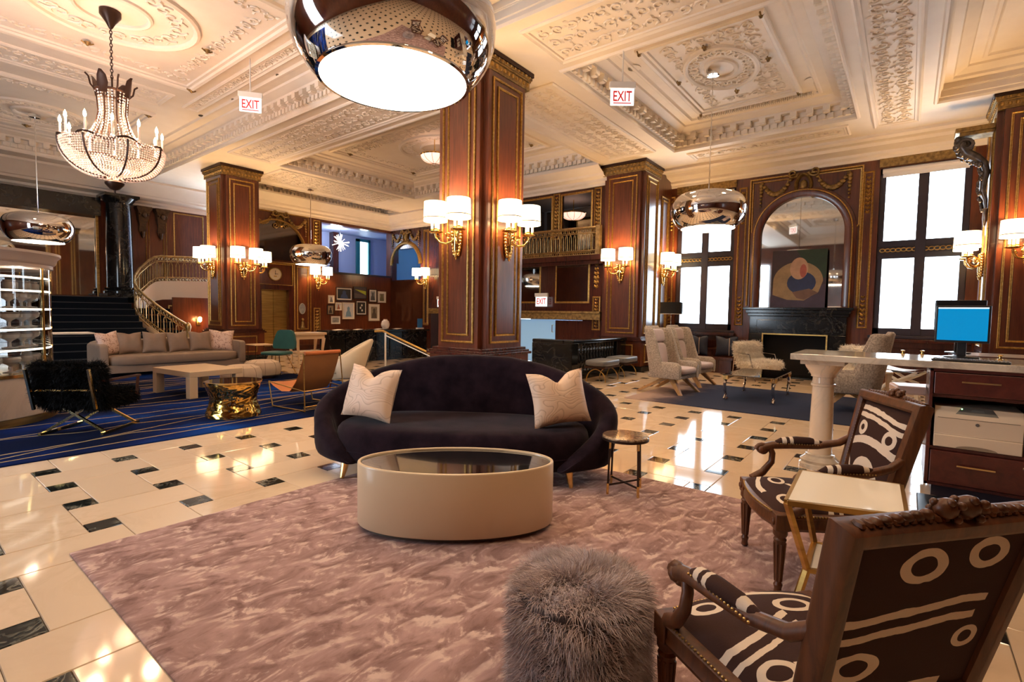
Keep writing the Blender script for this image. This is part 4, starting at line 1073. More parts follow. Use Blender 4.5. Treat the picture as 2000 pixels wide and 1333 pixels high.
# printer
M_pr = plain('printer_beige', (.66,.52,.38), .45)
pr_ = thing('laser_printer', 'beige laser printer in the open compartment of the desk', 'printer', (0,0,.412))
y0, y1, xf = -.715, -.205, 5.235
b = MB(); b.loft([[(xf+f_,y0,z),(xf+f_,y1,z),(5.66,y1,z),(5.66,y0,z)] for f_, z in ((.0,0),(.0,.10),(.006,.105),(.004,.235),(.02,.265),(.05,.30),(.06,.318))])
obj('body', b, M_pr, pr_, 20, bev=.008)
obj('paper_tray', MB().box(xf-.012,xf+.02,y0+.004,y1-.004,.004,.098), M_pr, pr_, 0, bev=.004)
obj('tray_grip', MB().add([(xf-.014,-.46+.12*math.cos(PI*i/12),.006+.026*math.sin(PI*i/12)) for i in range(13)], [tuple(range(13))]), plain('grip_shadow', (.25,.18,.12), .6), pr_, 0)
obj('control_panel', MB().add([(xf+.022,-.58,.267),(xf+.022,-.33,.267),(xf+.058,-.37,.322),(xf+.058,-.545,.322)], [(0,1,2,3)]), plain('panel_dark', (.045,.045,.05), .3), pr_, 0)
obj('display', MB().add([(xf+.036,-.50,.292),(xf+.036,-.42,.292),(xf+.048,-.425,.308),(xf+.048,-.495,.308)], [(3,2,1,0)]), plain('lcd', (.11,.12,.12), .2), pr_, 0)
obj('status_light', MB().ball((xf+.046,-.368,.308), .005, 8, 6), glow('green_led', (.3,1,.3), 4), pr_)
obj('maker_badge', MB().rod((xf+.004,-.46,.20), (xf-.001,-.46,.20), .012, n=16), plain('badge_grey', (.16,.15,.15), .3, .6), pr_)
b = MB().box(xf+.003,xf+.006,y0+.001,y1-.001,.1005,.1045).box(xf+.003,xf+.0065,y0+.02,y1-.02,.232,.236); obj('seam', b, plain('seam_dark', (.12,.09,.06), .6), pr_, 0)
# monitor, keyboard, mouse, second screen
mo = thing('computer_monitor', 'black computer monitor with bright blue screen on the marble desk', 'monitor', (5.84,-.375,1.092), face(-1,.16))
M_bp = plain('black_plastic', (.010,.010,.012), .3)
obj('housing', MB().box(-.178,.178,-.02,.02,.13,.45), M_bp, mo, 0, bev=.006)
def screen_mat():
    t = NT('lit_screen'); t.base((.0,.0,.0)); t.p(Roughness=.2, Emission_Color=(.0,.30,.66,1), Emission_Strength=.55); return t.m
obj('screen', MB().box(-.164,.164,.0205,.022,.15,.432), screen_mat(), mo, 0)
obj('title_bar', MB().box(-.164,.164,.0215,.0228,.424,.434), glow('title_bar_light', (.75,.9,1), .9), mo, 0)
obj('stand', MB().box(-.03,.03,-.06,-.02,0,.25), M_bp, mo, 0, bev=.005)
obj('foot', MB().lathe([(.11,0),(.11,.01),(.03,.02)], 24, (0,-.03,0), sx=1.1, sy=.85), M_bp, mo)
m2 = thing('desk_screen', 'second dark screen seen from behind beyond the blue monitor', 'monitor', (6.6,-.40,1.092), face(1,.1))
b = MB().box(-.19,.19,-.02,.02,.22,.52); obj('housing', b, M_bp, m2, 0, bev=.006); obj('stand', MB().box(-.03,.03,-.04,-.0,0,.3).lathe([(.10,0),(.10,.012),(.03,.02)], 20), M_bp, m2, 0)
tag(obj('back_counter', MB().box(6.3,6.95,-1.6,-.35,1.035,1.09).box(6.35,6.9,-1.6,-.40,0,1.035), M_desk, None, 0, bev=.005), 'wooden counter carrying the second dark screen behind the desk', 'counter')
kb = thing('keyboard', 'black keyboard lying in front of the blue monitor', 'keyboard', (5.33,-.40,1.0915), face(-1,.12))
obj('base', MB().box(-.23,.23,-.075,.075,0,.014), M_bp, kb, 0, bev=.004)
me_k = mesh_of('key', MB().loft([[(-.0085,-.0085,0),(.0085,-.0085,0),(.0085,.0085,0),(-.0085,.0085,0)],[(-.007,-.007,.007),(.007,-.007,.007),(.007,.007,.007),(-.007,.007,.007)]]), plain('key_grey', (.16,.15,.15), .4), 0)
for i in range(21):
    for j in range(6): obj('key', me_k, None, kb, loc=(-.212+i*.0212, -.056+j*.0215, .013))
ms = thing('computer_mouse', 'black computer mouse at the edge of the desk', 'mouse', (5.36,-.74,1.0905), 1.4)
obj('shell', MB().loft([[(.03*k*math.cos(a),.052*k*math.sin(a),z) for a in [2*PI*i/20 for i in range(20)]] for k, z in ((1,0),(1.02,.008),(.95,.02),(.75,.031),(.4,.037),(.05,.038))]), M_bp, ms); obj('wheel', MB().rod((-.004,-.028,.033),(.004,-.028,.033),.009), M_furbase, ms)
me_cap = mesh_of('brass_finial', MB().lathe([(.016,0),(.018,.006),(.012,.012),(.011,.03),(.017,.036),(.018,.042),(.0,.044)], 14), M_brass)
for k, (x, y, lab) in enumerate(((5.9,.02,'small brass finial on the desk between the column and the monitor'), (5.98,-.12,'small brass finial behind the keyboard below the monitor'), (5.80,-.62,'small brass finial near the end of the keyboard'))):
    tag(obj('brass_finial', me_cap, None, loc=(x, y, 1.0905)), lab, 'finial', 'brass finials on the desk')
# brass bar stool behind the desk
bs = thing('bar_stool', 'slim brass bar stool with pale pink seat behind the marble desk', 'stool', (6.28,-.08,0), .2)
obj('seat', MB().box(-.18,.18,-.17,.17,.70,.78), plain('pale_pink_leather', (.66,.47,.40), .45), bs, 0, bev=.02)
for sx in (-1, 1):
    for sy in (-1, 1): obj('leg', MB().rod((sx*.165,sy*.155,.70), (sx*.185,sy*.17,0), .011), M_brass_soft, bs)
obj('footrest', MB().rod((-.178,-.165,.25),(.178,-.165,.25),.008).rod((-.178,.165,.25),(.178,.165,.25),.008).rod((-.178,-.165,.25),(-.178,.165,.25),.008).rod((.178,-.165,.25),(.178,.165,.25),.008), M_brass_soft, bs)
# ================================================================ wing chairs by the window
M_boucle = plain('speckled_boucle', (.50,.40,.31), .9, c2=(.24,.19,.15), sc=45, bump=.5, bsc=120, sheen=.2, detail=2)
M_pale = plain('pale_rose_velvet', (.56,.43,.40), .8, c2=(.49,.37,.35), sc=4, sheen=.3)
M_oak = wood('honey_oak', (.25,.12,.035), (.42,.22,.075), .4, (9,9,2), .1)
def soft_box(mb, x0, x1, y0, y1, z0, z1, p=4, n=12, crown=.0):
    cx, cy, cz = (x0+x1)/2, (y0+y1)/2, (z0+z1)/2; hx, hy, hz = (x1-x0)/2, (y1-y0)/2, (z1-z0)/2
    rings = []
    for j in range(1, n):
        ph = PI*j/n; sz = -math.cos(ph); rr = math.sin(ph)
        kz = math.copysign(abs(sz)**(2/p), sz); kr = abs(rr)**(2/p); ring = []
        for i in range(4*n):
            a = 2*PI*i/(4*n); c, s = math.cos(a), math.sin(a)
            ring.append((cx+hx*kr*math.copysign(abs(c)**(2/p), c), cy+hy*kr*math.copysign(abs(s)**(2/p), s), cz+hz*kz))
        rings.append(ring)
    return mb.loft(rings)
def wing_chair(label, loc, rz, group=None):
    c = thing('wing_chair', label, 'armchair', loc, rz, group)
    b = MB(); rings = []
    N = 64
    for i in range(N+1):
        s = 2*i/N-1; a = abs(s); sg = 1 if s > 0 else -1
        if a > .5: x, y, nx, ny = .37*sg, -.14+(a-.5)/.5*.50, sg, 0
        else:
            th = a/.5*PI/2; x, y = .37*math.sin(th)*sg, -.14-.20*math.cos(th); nx, ny = math.sin(th)*sg, -math.cos(th)
        def sm(e0, e1, v): t = min(1, max(0, (v-e0)/(e1-e0))); return t*t*(3-2*t)
        up = 1-sm(.55, .66, a); h = .57+.60*up+(.04 if a < .25 else .0)
        if a > .9: h -= .05*((a-.9)/.1)**2
        lw = 1-sm(.45, .95, a); flare = .05*sm(.8,.62,a)*up if False else .0
        th_ = .075
        def P(off, z):
            ln = max(0, z-.42)*.20*lw; return (x-nx*off, y-ny*off-ln, z)
        rings.append([P(.02,.27), P(0,.29), P(-.015,.27+(h-.27)*.5), P(0,h-.03), P(.03,h), P(th_-.02,h), P(th_,h-.03), P(th_+.01,.27+(h-.27)*.5), P(th_,.28)])
    b.loft(rings); obj('shell', b, M_boucle, c, 60)
    b = MB(); b.box(-.32,.32,-.30,.34,.27,.36); obj('seat_base', b, M_boucle, c, 0, bev=.02)
    obj('seat_cushion', soft_box(MB(), -.295,.295,-.24,.40,.345,.475, 5), M_pale, c, 60)
    lean = Matrix.Translation((0,-.22,.46)) @ Matrix.Rotation(.19, 4, 'X')
    b = soft_box(MB(), -.26,.26,-.06,.06,0,.44, 4); b.move(lean); obj('back_cushion', b, M_pale, c, 60)
    b = soft_box(MB(), -.25,.25,-.075,.065,.44,.70, 4); b.move(lean); obj('head_cushion', b, M_pale, c, 60)
    for s in (-1, 1):
        obj('leg', MB().loft([[(s*.20-.04,.06,.28),(s*.20+.04,.06,.28),(s*.20+.04,.18,.28),(s*.20-.04,.18,.28)],[(s*.34-.03,.38-.03,0),(s*.34+.03,.38-.03,0),(s*.34+.03,.38+.03,0),(s*.34-.03,.38+.03,0)]]), M_oak, c, 0, bev=.005)
        obj('leg', MB().loft([[(s*.20-.04,-.04,.28),(s*.20+.04,-.04,.28),(s*.20+.04,.10,.28),(s*.20-.04,.10,.28)],[(s*.33-.03,-.50,0),(s*.33+.03,-.50,0),(s*.33+.03,-.42,0),(s*.33-.03,-.42,0)]]), M_oak, c, 0, bev=.005)
    return c
w1 = wing_chair('tall speckled wing chair nearest the dark sofa, facing the acrylic table', (9.20,3.42,.0145), face(-.14,-.99), 'speckled wing chairs')
dup(w1, (10.45,3.48,.0145), face(-.12,-.99), 'tall speckled wing chair in front of the window, second of the pair')
dup(w1, (9.42,.62,.0145), face(-.10,.995), 'speckled wing chair seen from behind between the marble column and the fireplace')


# clear acrylic coffee table
M_acr = glassy('acrylic', (.62,.58,.52), .28)
at = thing('acrylic_table', 'clear acrylic coffee table with curved legs on the navy rug', 'coffee table', (9.62,2.02,.014), .0)
obj('top', MB().box(-.72,.72,-.40,.40,.415,.430), M_acr, at, 0, bev=.004)
for y in (-.37, .37): obj('rail', MB().box(-.70,.70,y-.025,y+.025,.35,.412), M_acr, at, 0, bev=.004)
for sx in (-1, 1):
    for sy in (-1, 1):
        x, y = sx*.62, sy*.37
        l = obj('leg', MB().tube([(x,y,.36),(x+sx*.07,y,.28),(x+sx*.06,y,.17),(x-sx*.02,y,.08),(x+sx*.06,y,.01)], [.030,.027,.024,.022,.026], 8), M_chrome, at)
        obj('brass_block', MB().box(x-.055,x+.055,y-.04,y+.04,.342,.414), M_brass, l, 0, bev=.004)
        obj('foot_bar', MB().rod((x+sx*.06,y,.008), (x-sx*.12,y,.010), .013), M_chrome, l)
# white fur lounge chairs in front of the fire
M_wfur = plain('cream_fur', (.96,.90,.80), .9, c2=(.88,.79,.68), sc=14, spec=.1)
def fur_on_boxes(name, boxes, mat, n, length, width, parent, M=None, droop=.4, wild=.3):
    P = []; N = []
    tot = sum(2*((b[1]-b[0])*(b[3]-b[2])+(b[1]-b[0])*(b[5]-b[4])+(b[3]-b[2])*(b[5]-b[4])) for b in boxes)
    for b in boxes:
        lo = np.array(b[0::2]); hi = np.array(b[1::2]); d = hi-lo
        for ax in range(3):
            o = [k for k in range(3) if k != ax]; cnt = int(n*d[o[0]]*d[o[1]]/tot)
            for sg in (0, 1):
                p = lo+RNG.random((cnt, 3))*d; p[:, ax] = hi[ax] if sg else lo[ax]
                nn = np.zeros((cnt, 3)); nn[:, ax] = 1 if sg else -1
                nn += .35*(p-(lo+hi)/2)/d; P.append(p); N.append(nn)
    P = np.concatenate(P); N = np.concatenate(N)
    if M is not None:
        R = np.array(M.to_3x3()); P = P@R.T+np.array(M.translation); N = N@R.T
    return tag(obj(name, fur_mesh(name, P, N, mat, length, width, droop, wild), None, parent), kind='stuff')
def fur_lounge(label, loc, rz):
    c = thing('fur_lounge_chair', label, 'lounge chair', loc, rz, 'white fur chairs by the fireplace')
    L_ = Matrix.Translation((0,-.25,.36)) @ Matrix.Rotation(.25, 4, 'X')
    obj('seat', soft_box(MB(), -.33,.33,-.28,.36,.28,.42, 5), M_wfur, c, 60)
    b = soft_box(MB(), -.33,.33,-.07,.07,0,.46, 5); b.move(L_); obj('back', b, M_wfur, c, 60)
    fur_on_boxes('seat_fur', [(-.32,.32,-.27,.35,.29,.41)], M_wfur, 6000, .075, .004, c)
    fur_on_boxes('back_fur', [(-.32,.32,-.06,.06,.01,.45)], M_wfur, 6000, .075, .004, c, L_)
    for s in (-1, 1):
        obj('arm_frame', MB().tube([(s*.36,-.40,0),(s*.36,-.34,.60),(s*.36,.10,.58),(s*.36,.22,.28),(s*.36,.30,0)], .010, 6), M_chrome, c)
    obj('back_bar', MB().tube([(-.36,-.34,.60),(-.34,-.43,.84),(.34,-.43,.84),(.36,-.34,.60)], .010, 6), M_chrome, c)
    return c
f1 = fur_lounge('cream fur lounge chair with thin metal frame in front of the fireplace', (12.45,2.62,0), face(-.55,-.83))
dup(f1, (12.5,1.12,0), face(-.6,.8), 'cream fur lounge chair showing just above the marble desk top')

# fireplace
fp = thing('fireplace', 'black marble fireplace under the arched mirror', 'fireplace', (0,0,0))
b = MB(); slab(FW, .95, 3.25, 1.60, 1.66, 0, .42, b); slab(FW, 1.0, 3.2, 1.52, 1.60, 0, .36, b); slab(FW, 1.04, 3.16, 1.45, 1.52, 0, .30, b)
obj('mantel_shelf', b, M_black_marble, fp, 0, bev=.01)
b = MB(); slab(FW, 1.08, 3.12, 1.02, 1.45, 0, .25, b); slab(FW, 1.25, 2.95, 1.12, 1.36, .25, .27, b); obj('frieze', b, M_black_marble, fp, 0, bev=.01)
for u in (1.08, 2.80): obj('jamb', slab(FW, u, u+.32, 0, 1.02, 0, .28), M_black_marble, fp, 0, bev=.01)
obj('firebox', slab(FW, 1.4, 2.8, 0, 1.02, .0, .02), plain('firebox_black', (.006,.005,.005), .9), fp, 0)  # flat black panel filling the fireplace opening
obj('hearth', slab(FW, .95, 3.25, 0, .03, 0, .70), M_black_marble, fp, 0, bev=.006)
g = MB(); sweep(g, FW, [(1.46,.03),(1.46,1.0),(2.78,1.0),(2.78,.03)], [(0,.29),(0,.315),(.03,.315),(.03,.29)], False); obj('brass_surround', g, M_brass_soft, fp, 0)
# framed painting on the mantel
pt_ = thing('canvas_painting', 'large unframed painting of a bowed figure in blue on the mantel', 'painting', (0,0,0))
FP_ = Plane((13.62,0,1.662), (0,-1,0), (.06,0,1), (-1,0,.06))
def flat(F, poly, d): return MB().add([F(u, v, d) for u, v in poly], [tuple(range(len(poly)))])
obj('canvas', slab(FP_, -2.66, -1.52, 0, 1.36, -.03, 0), plain('painting_dark', (.045,.022,.03), .6, c2=(.03,.02,.02), sc=4), pt_, 0)
shapes = [('dark_green_field', [(-2.15,1.36),(-1.52,1.36),(-1.52,.70),(-1.75,.62),(-1.9,.95)], (.012,.035,.014)),
          ('mauve_field', [(-2.66,.0),(-1.52,.0),(-1.52,.55),(-1.9,.42),(-2.66,.40)], (.055,.035,.065)),
          ('curled_arm', arc(-2.10,.62,.52,0,PI,20,.46)+[(-2.62,.30),(-2.3,.18),(-1.95,.16),(-1.66,.36)], (.33,.22,.11)),
          ('blue_shirt', arc(-2.02,.58,.30,0,2*PI,20,.26)[:-1], (.018,.032,.105)),
          ('head', arc(-2.08,.92,.19,0,2*PI,20,.26)[:-1], (.50,.30,.19)),
          ('cheek', arc(-1.99,.86,.07,0,2*PI,14,.16)[:-1], (.40,.10,.07)),
          ('folded_hand', [(-2.2,.36),(-1.85,.44),(-1.66,.34),(-1.95,.18),(-2.1,.22)], (.17,.09,.06))]
for k, (nm, poly, col) in enumerate(shapes): obj(nm, flat(FP_, poly, .003+.0015*k), plain(nm+'_paint', col, .6, c2=tuple(x*.75 for x in col), sc=7), pt_, 0)
bk_ = thing('mantel_book', 'flat pale book lying on the dark mantel beside the painting', 'book', (13.58,1.32,1.661)); obj('cover', MB().box(-.10,.10,-.13,.13,0,.03), plain('book_tan', (.42,.28,.20), .6), bk_, 0, bev=.004); obj('pages', MB().box(-.102,.09,-.122,.122,.005,.025), M_white, bk_, 0)
# window bench with navy cushions
wb = thing('window_bench', 'dark window bench below the window behind the wing chairs', 'bench', (13.48,4.2,0))
obj('bench_seat', MB().box(-.30,.38,-.85,.85,.32,.40), M_wood_dark, wb, 0, bev=.01); obj('bench_base', MB().box(-.26,.38,-.8,.8,0,.32), M_wood_dark, wb, 0)
M_navy = plain('navy_cloth', (.014,.022,.05), .7)
me_nc = pillow_mesh('navy_cushion', .55, .52, .24, M_navy, .04)
for k, (y, lab) in enumerate(((3.60,'navy cushion on the window bench nearest the fireplace'), (4.30,'navy cushion leaning in the middle of the window bench'))):
    t = thing('navy_cushion', lab, 'cushion', (13.50,y,.66), PI/2-.3*k, 'navy cushions on the window bench'); obj('cover', me_nc, None, t)
    obj('pale_stripe', MB().tube([(-.10,.128*(1-abs(z)**2*3.5)**.5+.004 if abs(z) < .5 else 0,z*1.0) for z in [-.22+.044*i for i in range(11)]], .008, 5), plain('stripe_%d' % k, (.5,.4,.35), .7), t)
# floor lamp
fl = thing('floor_lamp', 'slim floor lamp with black drum shade beside the window', 'floor lamp', (12.0,4.50,0))
obj('base', MB().lathe([(.15,0),(.15,.02),(.02,.03)], 28), M_chrome, fl); obj('pole', MB().rod((0,0,.02),(0,0,1.62),.012), M_chrome, fl)
obj('shade', MB().lathe([(.26,1.46),(.26,1.74)], 36, cap=False), plain('black_shade', (.006,.006,.008), .6), fl); obj('trim_ring', MB().lathe([(.262,1.455),(.262,1.467),(.255,1.467)], 36, cap=False), M_white, fl)
# grey benches
def ottoman(lab, loc, rz):
    t = thing('grey_ottoman', lab, 'ottoman', loc, rz, 'grey ottomans along the black balustrade')
    obj('cushion', soft_box(MB(), -.42,.42,-.25,.25,.33,.46, 6), plain('grey_leather', (.13,.14,.16), .4), t, 60)
    obj('frame', MB().box(-.40,.40,-.23,.23,.29,.335), M_iron, t, 0)
    for s in (-1, 1): obj('hoop_leg', MB().tube([(s*.33+.10*math.cos(a)*0,-.22+.22*(1-math.cos(a)),.0+.27*math.sin(a)) for a in [PI*i/14 for i in range(15)]], .012, 6), M_brass_soft, t)
    return t
o1 = ottoman('grey leather ottoman at the open end of the black balustrade', (9.75,5.12,0), .06)
dup(o1, (10.85,5.20,0), .03, 'grey leather ottoman beside the mahogany pilaster')
# black marble balustrade round the stairwell
bl = thing('marble_balustrade', 'black marble balustrade behind the grey ottomans', 'balustrade', (0,0,0))
obj('coping', MB().box(9.2,11.79,5.52,5.78,.78,.86).box(9.2,9.46,5.78,6.6,.78,.86), M_black_marble, bl, 0, bev=.02)
obj('base', MB().box(9.2,11.79,5.54,5.76,0,.14).box(9.22,9.44,5.76,6.6,0,.14), M_black_marble, bl, 0, bev=.01)
obj('end_block', MB().box(9.2,9.46,5.56,6.6,.14,.78), M_black_marble, bl, 0, bev=.01); obj('end_block', MB().box(11.3,11.79,5.56,5.74,.14,.78), M_black_marble, bl, 0, bev=.01)
me_bal = mesh_of('baluster', MB().lathe([(.05,.14),(.05,.18),(.03,.20),(.062,.34),(.058,.42),(.03,.58),(.045,.62),(.03,.66),(.05,.72),(.05,.78)], 12), M_black_marble)
for k in range(13): obj('baluster', me_bal, None, bl, loc=(9.60+k*.135, 5.65, 0))
# curule tables by the window behind the desk
cu = thing('curule_stool', 'white curule stool with crossed curved legs behind the desk', 'stool', (11.6,.02,0), PI/2-.4)
obj('seat', MB().sheet(lambda u, v: ((2*u-1)*.34, (2*v-1)*.22, .50+.05*(2*u-1)**2), 12, 4).sheet(lambda u, v: ((2*u-1)*.34, (2*v-1)*.22, .46+.05*(2*u-1)**2), 12, 4), M_white, cu)
for s in (-1, 1):
    for q in (-1, 1): obj('leg', MB().tube([(q*.30,s*.18,0),(q*.28,s*.18,.12),(q*.16,s*.18,.26),(-q*.02,s*.18,.33),(-q*.18,s*.18,.42),(-q*.27,s*.18,.49)], [.03,.03,.028,.026,.026,.028], 8), M_white, cu)
ct = thing('cream_side_table', 'small cream side table behind the wing chair near the window', 'side table', (10.9,.42,0), .1)
obj('top', MB().box(-.25,.25,-.25,.25,.48,.52), M_lacq, ct, 0, bev=.006)
for sx in (-1, 1):
    for sy in (-1, 1): obj('leg', MB().loft([[(sx*.20-.03,sy*.20-.03,.48),(sx*.20+.03,sy*.20-.03,.48),(sx*.20+.03,sy*.20+.03,.48),(sx*.20-.03,sy*.20+.03,.48)],[(sx*.22-.018,sy*.22-.018,0),(sx*.22+.018,sy*.22-.018,0),(sx*.22+.018,sy*.22+.018,0),(sx*.22-.018,sy*.22+.018,0)]]), M_lacq, ct, 0)

# balcony railing
def railing(name, label, pts, z_drop, M_, lean=None, group=None, per=.125):
    """rail, bottom rail, lattice bands and looped balusters along a 3-d path of hand-rail points"""
    t = thing(name, label, 'railing'); P_ = [Vector(p) for p in pts]
    obj('handrail', MB().tube(P_, .035, 8), M_, t)
    dn = lambda k: [p-Vector((0,0,k)) for p in P_]
    obj('frieze_rail', MB().tube(dn(z_drop*.20), .014, 6), M_, t); obj('lower_rail', MB().tube(dn(z_drop*.82), .014, 6), M_, t); obj('bottom_rail', MB().tube(dn(z_drop), .03, 6), M_, t)
    L = [0]
    for a, c in zip(P_, P_[1:]): L.append(L[-1]+(c-a).length)
    def at_(s):
        for k in range(len(P_)-1):
            if s <= L[k+1]: return P_[k].lerp(P_[k+1], (s-L[k])/max(1e-6, L[k+1]-L[k]))
        return P_[-1]
    n = int(L[-1]/per); band = MB()
    for i in range(n):
        p = at_((i+.25)*L[-1]/n); q = at_((i+.75)*L[-1]/n)
        za, zb = z_drop*.22, z_drop*.80
        b = MB()
        loop = [p-Vector((0,0,zb)), p-Vector((0,0,za+.10)), p.lerp(q,.25)-Vector((0,0,za+.03)), p.lerp(q,.5)-Vector((0,0,za)), p.lerp(q,.75)-Vector((0,0,za+.03)), q-Vector((0,0,za+.10)), q-Vector((0,0,zb))]
        b.tube(loop, .013, 5); obj('baluster', b, M_, t)
        for (u, v) in ((.04, .17), (.85, .97)):
            c = at_((i+.5)*L[-1]/n); d = (q-p).normalized(); r = z_drop*(v-u)*.46; zc = z_drop*(u+v)/2
            band.tube([c+d*r*math.cos(a)-Vector((0,0,zc-r*math.sin(a))) for a in [2*PI*k/9 for k in range(9)]], .010, 4, True)
            c2 = at_(i*L[-1]/n); band.tube([c2+d*r*.7*math.cos(a)-Vector((0,0,zc-r*math.sin(a))) for a in [2*PI*k/8 for k in range(8)]], .007, 4, True)
    tag(obj('lattice_band', band, M_, t), kind='stuff')
    return t
M_rail = plain('bronze_gilt_rail', (.50,.34,.15), .38, .8, c2=(.26,.17,.07), sc=12)
railing('balcony_railing', 'bronze balcony railing with looped balusters beside the mahogany pilaster', [(11.88,6.45,3.70),(11.82,6.9,3.70),(11.80,7.6,3.70),(11.80,8.4,3.70),(11.80,9.2,3.70)], .72, M_rail)
b = MB(); b.box(11.72,12.0,6.3,9.4,2.84,2.98).box(11.80,12.0,6.3,9.4,2.74,2.84); obj('balcony_slab', b, M_wood_dark, wall_balcony, 0, bev=.01)
obj('railing_post', MB().box(11.76,11.9,6.36,6.48,2.98,3.74), M_rail, wall_balcony, 0, bev=.006)
# ================================================================ beige sofa group
M_beige = plain('beige_linen', (.27,.195,.145), .9, c2=(.235,.17,.125), sc=5, bump=.15, bsc=260)
bsf = thing('beige_sofa', 'long beige sofa in front of the far mahogany column', 'sofa', (4.17,12.75,.0145), PI)
obj('seat', soft_box(MB(), -1.22,1.22,-.30,.50,.22,.43, 8), M_beige, bsf, 60)
obj('back', soft_box(MB(), -1.36,1.36,-.48,-.26,.12,.72, 9), M_beige, bsf, 60)
for s in (-1, 1): obj('arm', soft_box(MB(), min(s*1.22,s*1.38),max(s*1.22,s*1.38),-.46,.48,.12,.66, 9), M_beige, bsf, 60)
obj('base', MB().box(-1.34,1.34,-.44,.46,.08,.24), M_beige, bsf, 0, bev=.01)
for sx in (-1, 1):
    for sy in (-1, 1): obj('leg', MB().box(sx*1.25-.03,sx*1.25+.03,sy*.36-.03,sy*.36+.03,0,.09), M_wood_dark, bsf, 0)
def floral():
    t = NT('floral_print'); v = t.coord(); vo = t.n('ShaderNodeTexVoronoi'); t.l(v, vo.inputs['Vector']); vo.inputs['Scale'].default_value = 9
    n = t.noise(v, 14, 4, .6, 2)
    t.base(t.ramp(n, [(.36,(.20,.10,.07)),(.44,(.62,.44,.36)),(.60,(.70,.54,.46)),(.70,(.30,.17,.12))])); t.p(Roughness=.8); return t.m
M_floral = floral()
me_b = pillow_mesh('sofa_pillow', .445, .46, .17, plain('taupe_linen', (.26,.18,.13), .9, c2=(.22,.155,.11), sc=6, bump=.2, bsc=200), .02); me_f = pillow_mesh('sofa_pillow', .52, .50, .18, M_floral, .02)
for k, (x, rz, me, lab) in enumerate(((3.06,.55,me_f,'floral pillow at the sofa end beside the pastry case'), (3.42,.10,me_b,'taupe pillow next to the floral pillow near the pastry case'), (3.85,-.08,me_b,'taupe pillow second in the row on the beige sofa'), (4.30,.12,me_b,'taupe pillow third in the row on the beige sofa'), (4.74,-.10,me_b,'taupe pillow fourth in the row, below the curved stair'), (5.20,-.35,me_f,'floral pillow at the sofa end beside the mahogany column'))):
    p = obj('sofa_pillow', me, None); p.location = (x, 12.74+.02*(k % 2), .672); p.rotation_euler = (Matrix.Rotation(rz, 3, 'Z') @ Matrix.Rotation(-.28, 3, 'X') @ Matrix.Rotation(.06*((k % 3)-1), 3, 'Y')).to_euler()
    tag(p, lab, 'pillow', 'pillows on the beige sofa')
pt2 = thing('cream_coffee_table', 'low cream square legged coffee table in front of the beige sofa', 'coffee table', (3.40,9.25,.014), .12)
obj('top', MB().box(-.42,.42,-.58,.58,.33,.42), M_lacq, pt2, 0, bev=.008)
for sx in (-1, 1):
    for sy in (-1, 1): obj('leg', MB().box(sx*.36-.06,sx*.36+.06,sy*.52-.06,sy*.52+.06,0,.33), M_lacq, pt2, 0, bev=.006)
# hammered brass drum
hd = thing('hammered_drum_table', 'hammered golden drum table with dark mirrored top on the blue rug', 'side table', (2.96,6.92,.014))
M_ham = plain('hammered_gold', (.70,.42,.10), .16, 1)
def hammer(u, v):
    a = 2*PI*u; r = .30+.025*math.cos(2*(v-.5)*PI)*-1+.0
    d = .005*(math.sin(a*11+math.sin(v*19)*2)*math.sin(v*22+math.cos(a*3)))
    return ((r+d)*math.cos(a), (r+d)*math.sin(a), .02+.42*v)
obj('body', MB().sheet(hammer, 96, 26, True), M_ham, hd, 80)
obj('top', MB().lathe([(.33,.44),(.335,.447),(.335,.462),(.33,.466),(.0,.466)], 48), plain('dark_mirror', (.05,.04,.035), .05, .8), hd); obj('rim', MB().lathe([(.336,.440),(.342,.445),(.342,.466),(.333,.468)], 48, cap=False), M_brass, hd)
obj('foot', MB().lathe([(.30,0),(.32,.005),(.32,.02),(.29,.025)], 48), M_brass, hd)
dots = MB()
for k in range(46):
    a = -2.2+random.uniform(-.75,.75); z = random.uniform(.10,.36); r = .338
    dots.ball((r*math.cos(a)*.96, r*math.sin(a)*.96, z), (.010,.010,.013), 6, 4)
tag(obj('dark_dimple', dots, M_iron, hd), kind='stuff')
# two poufs
M_pouf = plain('cream_pouf_cloth', (.62,.49,.37), .85, c2=(.56,.44,.33), sc=6)
def pouf(lab, loc):
    t = thing('round_pouf', lab, 'pouf', loc, 0, 'cream poufs on the blue rug')
    obj('cushion', MB().lathe([(.26,.03),(.33,.07),(.355,.16),(.35,.24),(.31,.32),(.22,.355),(.0,.365)], 40), M_pouf, t); obj('base', MB().lathe([(.24,0),(.24,.035)], 32), M_wood_dark, t)
    s = MB()
    for k in range(10):
        a = 2*PI*k/10; s.tube([(.333*q*math.cos(a), .333*q*math.sin(a), z) for q, z in ((1.0,.07),(1.07,.16),(1.055,.24),(.94,.32),(.67,.356))], .004, 4)
    obj('seam', s, plain('pouf_seam', (.34,.25,.18), .8), t)
    return t
p1 = pouf('round cream pouf right behind the golden drum table', (4.32,9.75,.014)); dup(p1, (5.05,10.45,.014), 0, 'round cream pouf between the golden drum and the teal chair')
